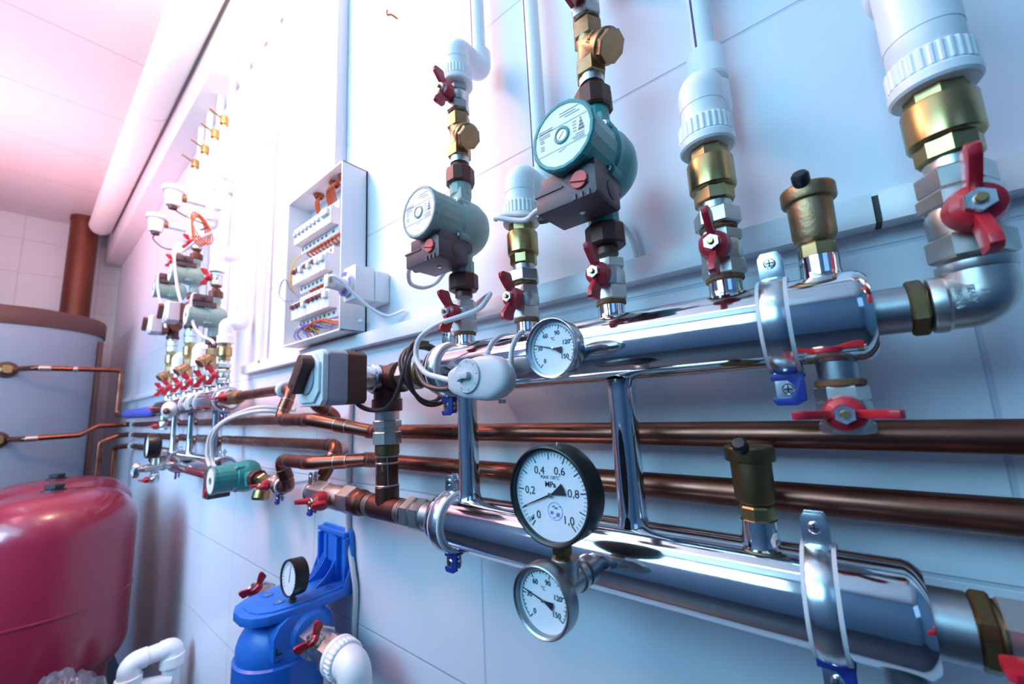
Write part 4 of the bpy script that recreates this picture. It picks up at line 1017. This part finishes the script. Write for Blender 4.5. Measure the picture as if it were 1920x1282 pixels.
# upright pipes with small brass vents beneath the cornice
for i, (x, w_) in enumerate(((-2.315, 'nearest'), (-2.47, 'second nearest'), (-2.665, 'second farthest'), (-2.865, 'farthest'))):
    t = thing('vent_pipe', 'thin white pipe with pipe clip carrying the %s small brass vent' % w_, 'pipe', (x, -.095, 2.42), 'thin white vent pipes')
    G().cyl(.017, (x, -.095, 2.44), (x, -.095, 2.895), 22).obj('pipe', 'white', t)
    c = G().ring([(.0172, -.012), (.022, -.012), (.022, .012), (.0172, .012)], (x, -.095, 2.62), Z, 28).box((x, -.045, 2.62), (.012, .088, .018), .002)
    c.obj('clip', 'rubber', t)
    t = thing('brass_vent', 'small brass vent with lever under the cornice, %s of four' % w_, 'vent', (x, -.095, 2.893), 'small brass vents under the cornice')
    G().hexa(.016, 0, .016, (x, -.095, 2.893), n=8).lathe([(.012, .014), (.020, .020), (.021, .058), (.018, .066), (0, .068)], (x, -.095, 2.893), Z, 24).obj('body', 'brass', t)
    G().box((x - .002, -.135, 2.958), (.010, .058, .006), .001, Matrix.Rotation(-.45, 3, 'X')).obj('lever', 'brass', t)
t = thing('conduit', 'thin white conduit beside the nearest riser of the far manifold', 'pipe', (-1.86, -.03, 1.62))
G().cyl(.0145, (-1.86, -.03, 1.626), (-1.86, -.03, 3.288), 20).obj('pipe', 'white', t)
for z in (2.63,): G().ring([(.0147, -.01), (.019, -.01), (.019, .01), (.0147, .01)], (-1.86, -.03, z), Z, 24).obj('clip', 'rubber', t)

# white cup sensors on side arms
for (x, y_, z, w_, ya) in ((-2.545, -.235, 2.545, 'near', -.115), (-2.94, -.237, 2.530, 'far', -.06)):
    t = thing('sensor_cup', 'white cup-shaped sensor on a side arm, %s one of the pair' % w_, 'sensor', (x, y_, z), 'white cup sensors')
    G().lathe([(.022, 0), (.030, .004), (.034, .02), (.037, .075), (.048, .082), (.050, .096), (.046, .104), (.030, .109), (0, .110)], (x, y_, z - .055), Z, 32).obj('cup', 'white', t)
    G().lathe([(.018, -.014), (.020, .001)], (x, y_, z - .055), Z, 20).obj('cable_gland', 'iron', t)
    G().cyl(.020, (x, y_ + .03, z + .005), (x, y_ + .052, z + .005), 18).obj('arm_ring', 'bronze', t)
    G().cyl(.019, (x, y_ + .05, z + .005), (x, -.001, z + .005), 20).obj('arm', 'white', t)
    t = thing('sensor_lead', 'thin brown lead hanging from the %s cup sensor' % w_, 'cable', (x, y_, z - .07))
    if w_ == 'near': G().spline([(x, y_, z - .065), (x + .01, -.195, 2.455), (x + .04, -.15, 2.43), (x + .08, -.10, 2.40), (x + .10, -.135, 2.36)], .0035, 8).obj('lead', 'cablebrown', t)
    else: G().spline([(x, y_, z - .065), (x + .04, -.25, 2.42), (x + .12, -.23, 2.36), (x + .24, -.22, 2.31), (x + .32, -.215, 2.285)], .0035, 8).obj('lead', 'cablebrown', t)
t = thing('brown_cable', 'coil of thin reddish cable hanging by the far white risers', 'cable', (-2.5, -.13, 2.36))
g = G()
for k_ in range(4):
    g.spline([(-2.50 + .02 * k_, -.13 + (.030 + .006 * k_) * math.cos(a_), 2.37 + (.075 - .006 * k_) * math.sin(a_) - (.02 + .01*k_) * math.cos(a_)) for a_ in [2 * PI * j / 10 for j in range(10)]], .0032, 6, closed=True)
g.obj('coil', 'wireorange', t)
t = thing('white_lead', 'white lead dropping from the upper far pump to the pump below', 'cable', (-2.6, -.17, 2.25))
G().spline([(-2.60, -.170, 2.262), (-2.585, -.200, 2.26), (-2.57, -.205, 2.20), (-2.54, -.19, 2.06), (-2.52, -.175, 1.985)], .0065, 8).obj('lead', 'cable', t)
t = thing('white_lead', 'white lead hanging in front of the nearest far pump', 'cable', (-2.2, -.18, 1.96))
G().spline([(-2.20, -.175, 1.952), (-2.20, -.195, 1.955), (-2.195, -.200, 1.90), (-2.19, -.190, 1.82), (-2.16, -.165, 1.765), (-2.11, -.140, 1.74), (-2.06, -.140, 1.715)], .0065, 8).obj('lead', 'cable', t)
t = thing('white_lead', 'white lead running from the farthest pump to the upper servo', 'cable', (-3.0, -.16, 2.25))
G().spline([(-3.02, -.165, 2.255), (-3.00, -.195, 2.25), (-2.96, -.205, 2.18), (-2.90, -.20, 2.08), (-2.83, -.19, 2.0), (-2.80, -.18, 1.9)], .0065, 8).obj('lead', 'cable', t)
t = thing('white_lead', 'white lead crossing above the upper far pump to the risers', 'cable', (-2.6, -.17, 2.27))
G().spline([(-2.62, -.19, 2.27), (-2.58, -.165, 2.285), (-2.53, -.145, 2.31), (-2.48, -.12, 2.335), (-2.43, -.085, 2.36)], .0065, 8).obj('lead', 'cable', t)

for x, z, w_ in ((-1.985, 1.476, 'near end of the far upper header'), (-2.67, ZL, 'far end of the far lower header'), (-1.90 - .08, ZL, 'near end of the far lower header')):
    clamp('silver pipe clamp at the ' + w_, x, YB, z)
t = thing('strap_thermostat', 'pale thermostat strapped to the far upper header', 'thermostat', (-2.56, YB - RU, 1.46))
G().ball((-2.56, YB - RU - .028, 1.452), .05, (1.3, .6, .85)).obj('housing', 'grey', t)
G().ball((-2.50, YB - RU - .050, 1.445), .016, (1.2, .8, 1)).obj('dial', 'iron', t)
for x0 in (-2.52, -2.40, -2.36, -2.26):
    G().tube([(x0 + .03 * i / 18, YB - (RU + .0022) * math.cos(math.radians(-35 + 245 * i / 18)), 1.476 + (RU + .0022) * math.sin(math.radians(-35 + 245 * i / 18))) for i in range(19)], .0042, 8).obj('strap', 'rubber', t)
ball_valve('brassy ball valve with level red handle at the near end of the far header', (-1.952, YB, 1.478), ax=X, L=.070, rc=.027, s=1.05, wings=X, body='bronze', ring=False)
t = thing('pipe_adapter', 'brass and rusty ringed adapter next to the far header valve', 'fitting', (-1.88, YB, 1.478))
G().lathe([(.024, 0), (.028, .003), (.028, .020), (.024, .022), (.027, .026), (.027, .034), (.023, .036), (.026, .040), (.026, .050), (.019, .054), (.017, .07)], (-1.882, YB, 1.479), X, 32).obj('body', 'bronze', t)
ball_valve('ball valve with red handle on the blind far end of the upper header', (-3.142, YB, 1.476), ax=(-1, 0, 0), L=.065, wings=X, ring=False)
ball_valve('drain valve with level red handle under the far upper header', (-3.09, YB, 1.399), ax=(0, 0, -1), wings=X, L=.05, rc=.0225)
# gauges at the far end of the lower header
hx = -2.62
t = thing('tee_fitting', 'steel tee carrying the far pressure gauge', 'fitting', (hx, YB - .09, 1.180))
G().cyl(.018, (hx, YB - RU + .003, 1.185), (hx, -.245, 1.180), 24).cyl(.016, (hx, -.205, 1.182), (hx, -.205, 1.225), 24).cyl(.015, (hx, -.205, 1.182), (hx, -.205, 1.150), 24).hexa(.021, 0, .02, (hx, -.185, 1.183), Y).obj('body', 'nickel', t)
t = thing('pressure_gauge', 'large black pressure gauge at the far end of the far manifold', 'gauge', (hx, -.245, 1.285))
d, f = gauge_body(t, (hx, -.245, 1.285), .058, .050, .005, 'black')
k = G()
for i in range(26): tick(k, f, math.radians(-140 + i * 11.2), .040, .047, .0006)
k.obj('scale', 'ink', d)
G().lathe([(.010, 0), (.010, .02)], (hx, -.215, 1.212), Z, 12).obj('stem', 'darkbrass', t)
thermometer('small steel thermometer low at the far end of the far manifold', (hx, -.285, 1.178), .036, -.243, stem_r=.013)
ball_valve('little drain valve with red handle below the far gauges', (hx, -.205, 1.150), ax=(0, 0, -1), wings=X, L=.042, rc=.019, s=.85, ring=False)
ball_valve('little valve with red handle left of the far pressure gauge', (hx - .09, YB - RU + .002, 1.235), ax=(0, -1, .1), out=(-.3, -.1, -1), L=.05, rc=.018, s=.8, wings=(1, 0, 0), ring=False)

# pump on the lower branch
px_ = -1.715
t = pump('bright teal pump lying in the lower pipe of the far manifold', (px_, YB, 1.190), axis=X, detail=False, box=False)
tb = G().box((px_ - .083, YB - .064, 1.172), (.062, .070, .105), .005).obj('terminal_box', 'box', t)
G().lathe([(.013, 0), (.013, .004), (0, .005)], (px_ - .078, YB - .099, 1.140), NY, 20).obj('speed_dial', 'red', tb)
G().lathe([(.010, 0), (.010, .022), (.007, .024)], (px_ - .085, YB - .065, 1.224), Z, 12).obj('cable_gland', 'box', tb)
t = thing('y_strainer', 'brass strainer with hanging cap beside the lower teal pump', 'strainer', (-1.50, YB, 1.185))
G().hexa(.0235, 0, .018, (-1.560, YB, 1.187), X).lathe([(.019, .016), (.019, .088)], (-1.560, YB, 1.187), X, 28).lathe([(.018, 0), (.019, .03), (.025, .032), (.026, .055), (.022, .062), (0, .063)], (-1.536, YB, 1.187), (.12, -.25, -.96), 28).obj('body', 'brass', t)
ball_valve('ball valve with red wings right of the lower teal pump', (-1.473, YB, 1.185), ax=X, L=.062, rc=.0245, wings=X, ring=False)
clamp('small clip with blue keeper on the pipe elbow right of the lower teal pump', -1.402, YB, 1.181, r=.0190, ear=.022)
clamp('small clip with blue keeper at the left end of the big red-winged valve', -1.148, YM, ZL - .004, r=.0200, ear=.030)
t = thing('cable_pair', 'two white cables curving down from the wall to the lower teal pump', 'cable', (-1.7, -.1, 1.3))
G().spline([(-1.50, -.03, 1.400), (-1.56, -.12, 1.418), (-1.72, -.17, 1.392), (-1.80, -.19, 1.335), (-1.81, -.185, 1.26), (-1.79, -.18, 1.225)], .0068, 8).obj('cable', 'cable', t)
G().spline([(-1.50, -.03, 1.416), (-1.60, -.11, 1.432), (-1.77, -.15, 1.400), (-1.86, -.18, 1.345), (-1.875, -.185, 1.27), (-1.85, -.18, 1.225)], .0068, 8).obj('cable', 'cable', t)

# ------------------------------------------------------------------ copper at the storage tank
xe = -4.70
t = copper_run('copper_pipe', 'copper pipe from the upper tank port, turning down at the corner', [[(-4.90, -.725, 1.842), (xe, -.60, 1.842), (xe, -.122, 1.842), (xe, -.122, 1.465), (-3.20, -.070, 1.465)]], r=.0200, fillet=.035)
G().lathe([(.021, 0), (.024, .004), (.024, .020), (.021, .024)], (xe, -.40, 1.842), Y, 24).lathe([(.0205, 0), (.0235, .004), (.0235, .06), (.0205, .064)], (xe, -.58, 1.842), Y, 24).obj('solder_sleeve', 'solder', t)
t = copper_run('copper_pipe', 'copper pipe with an offset from the lower tank port', [[(-4.90, -.700, 1.318), (xe, -.60, 1.318), (xe, -.325, 1.322), (xe, -.225, 1.386), (xe, -.045, 1.386), (-4.552, -.045, 1.384)]], r=.0200, fillet=.035)
G().lathe([(.0205, 0), (.0235, .004), (.0235, .06), (.0205, .064)], (xe, -.60, 1.318), Y, 24).obj('solder_sleeve', 'solder', t)
copper_run('copper_pipe', 'copper pipe dropping beside the storage tank, left of two', [[(-4.552, YP, 1.303), (-4.62, YP, 1.303), (xe, -.100, 1.300), (xe, -.205, 1.255), (xe, -.205, FLOOR + .001)]], r=.0200, fillet=.03)
copper_run('copper_pipe', 'copper pipe dropping beside the storage tank, right of two', [[(-3.10, YP, 1.215), (-4.55, YP, 1.215), (xe + .02, -.118, 1.205), (xe + .02, -.118, FLOOR + .001)]], r=.0200, fillet=.035)
t = thing('pipe_sleeve', 'violet insulating sleeve on the copper pipe left of the far manifold', 'sleeve', (-3.9, -.085, 1.465))
G().tube([(-4.35, -.1098, 1.465), (-4.30, -.108, 1.465), (-3.55, -.0822, 1.465), (-3.50, -.0805, 1.465)], .034, 20, radii=[.022, .034, .036, .022]).obj('sleeve', 'foil', t)
for i, (z, w_) in enumerate(((1.384, 'upper'), (1.303, 'middle'), (1.215, 'lower'))):
    t = thing('pipe_clip', 'white plastic clip on the %s copper pipe near the tank' % w_, 'clip', (-4.42, YP, z), 'white clips on the copper pipes')
    G().ring([(.0205, -.016), (.030, -.016), (.030, .016), (.0205, .016)], (-4.42, YP, z), X, 30).box((-4.42, -.010, z), (.024, .020, .03), .002).obj('clip', 'rubber', t)

# ------------------------------------------------------------------ tanks
t = thing('storage_tank', 'tall grey storage tank with dark lid in the far corner', 'tank', (-5.52, -.80, FLOOR))
G().lathe([(.60, FLOOR), (.62, FLOOR + .02), (.62, 2.22), (.615, 2.225)], (-5.52, -.80, 0), Z, 96).obj('jacket', 'greytank', t)
G().lathe([(.630, 2.20), (.632, 2.205), (.632, 2.325), (.622, 2.345), (.590, 2.352), (0, 2.358)], (-5.52, -.80, 0), Z, 96).obj('lid', 'lid', t)
G().box((-5.30, -.215, .95), (.10, .035, 2.4), .006).obj('brown_strip', 'lid', t)  # brown upright strip along the edge of the tank
for z in (1.842, 1.318):
    q = G().lathe([(.062, 0), (.062, .012), (.050, .016), (.0, .016)], (-4.905, -.735, z), (1, .12, 0), 32).obj('port_ring', 'lid', t)
    G().lathe([(.036, .010), (.036, .035), (.030, .04), (.030, .075)], (-4.905, -.735, z), (1, .12, 0), 10).obj('port_fitting', 'brass', q)

def red_tank(label, x, y, r, zt, knob=True):
    t = thing('expansion_tank', label, 'tank', (x, y, FLOOR), 'red expansion tanks')
    zb = .20
    prof = [(0, zb)]
    for i in range(1, 13):
        a = PI / 2 * i / 12; prof.append((r * math.sin(a) ** .75, zb + .17 * (1 - math.cos(a))))
    for i in range(0, 15):
        a = PI / 2 * i / 14; prof.append((max(0, r * math.cos(a) ** .62), zt - .185 + .185 * math.sin(a)))
    prof[-1] = (0, zt)
    G().lathe(prof, (x, y, 0), Z, 96).obj('vessel', 'redtank', t, ang=60)
    zs = .595
    G().ring([(r - .001, -.006), (r + .0035, -.004), (r + .0035, .004), (r - .001, .006)], (x, y, zs), Z, 96).obj('weld_seam', 'redtank', t)
    k_ = G().lathe([(.045, -.004), (.042, .006), (.030, .008), (.030, .018)], (x, y, zt), Z, 24).obj('cap_flange', 'dark', t)
    G().hexa(.038, .012, .030, (x, y, zt), n=6).obj('cap_nut', 'dark', k_)
    G().lathe([(r * .80, FLOOR), (r * .80, zb + .06), (r * .78, zb + .07)], (x, y, 0), Z, 64).obj('skirt', 'redtank', t)
    return t
red_tank('red expansion tank nearest the camera at the left edge', -3.02, -.505, .310, 1.092)
red_tank('red expansion tank just behind the nearer one, only its top showing', -3.74, -.465, .345, 1.085)

# ------------------------------------------------------------------ floor corner
t = thing('drain_pipe', 'white plastic drain pipe bend standing on the floor by the wall', 'pipe', (-2.62, -.2, FLOOR))
xd = -2.62
G().cyl(.040, (xd, -.235, FLOOR + .001), (xd, -.235, .265), 28).lathe([(.040, 0), (.048, .002), (.048, .05), (.040, .055)], (xd, -.235, .235), Z, 32).obj('standpipe', 'white', t)
G().tube([(xd, -.235, .27), (xd, -.235, .342), (xd, -.178, .342)], .041, 28, fillet=.05, fs=10).obj('elbow', 'white', t)
G().cyl(.037, (xd, -.180, .342), (xd, -.115, .342), 28).obj('pipe', 'white', t)
G().tube([(xd, -.130, .342), (xd, -.085, .342), (xd, -.085, .27)], .041, 28, fillet=.05, fs=10).lathe([(.041, 0), (.048, .003), (.048, .045), (.041, .048)], (xd, -.085, .262), Z, 32).obj('elbow', 'white', t)
G().cyl(.037, (xd, -.085, FLOOR + .001), (xd, -.085, .27), 28).obj('downpipe', 'white', t)
G().cyl(.030, (xd, -.225, .235), (xd + .02, -.09, .205), 24).obj('cross_pipe', 'white', t)

b = bmesh.new(); bmesh.ops.create_icosphere(b, subdivisions=5, radius=1.0)
rb = random.Random(5)
from mathutils import noise
for v in b.verts:
    p = v.co.copy(); n1 = noise.noise(p * 1.7 + Vector((3, 1, 2))); n2 = abs(noise.noise(p * 4.2)); n3 = abs(noise.noise(p * 9.0 + Vector((5, 5, 5))))
    k_ = 1 + .22 * n1 - .22 * n2 - .08 * n3
    v.co = Vector((p.x * .20 * k_, p.y * .175 * k_, max(-.43, p.z * .455 * k_)))
t = thing('plastic_bag', 'crumpled grey plastic bag on the floor before the red tanks', 'bag', (-2.47, -.440, FLOOR))
g = G(); g.merge(b, Matrix.Translation((-2.47, -.455, .046))); g.obj('bag', 'bag', t, ang=180)
# ------------------------------------------------------------------ camera
cam = bpy.data.cameras.new('camera'); cam.sensor_width = 36.0; cam.lens = 752.43 * 36.0 / 1920.0
co = bpy.data.objects.new('camera', cam); COL.objects.link(co); SC.camera = co
Rw = Matrix(((0.770652, -0.133770, -0.623058), (0.635437, 0.087493, 0.767180), (-0.048112, -0.987143, 0.152429)))   # columns: right, down, forward
right, down, fwd = Rw.col[0], Rw.col[1], Rw.col[2]
# world axes were measured as rows: x = along the wall, y = into the wall, z = up
mw = Matrix(((Rw[0][0], -Rw[0][1], -Rw[0][2]), (Rw[1][0], -Rw[1][1], -Rw[1][2]), (Rw[2][0], -Rw[2][1], -Rw[2][2]))).to_4x4()
mw.translation = Vector((0, -0.65, 1.40))
co.matrix_world = mw
cam.clip_start = 0.02; cam.clip_end = 60
cam.dof.use_dof = True; cam.dof.focus_distance = 0.62; cam.dof.aperture_fstop = 4.0
SC.view_settings.view_transform = 'Standard'; SC.view_settings.look = 'None'
SC.view_settings.gamma = 1.0; SC.view_settings.use_curve_mapping = False
SC.view_settings.exposure = 0.0
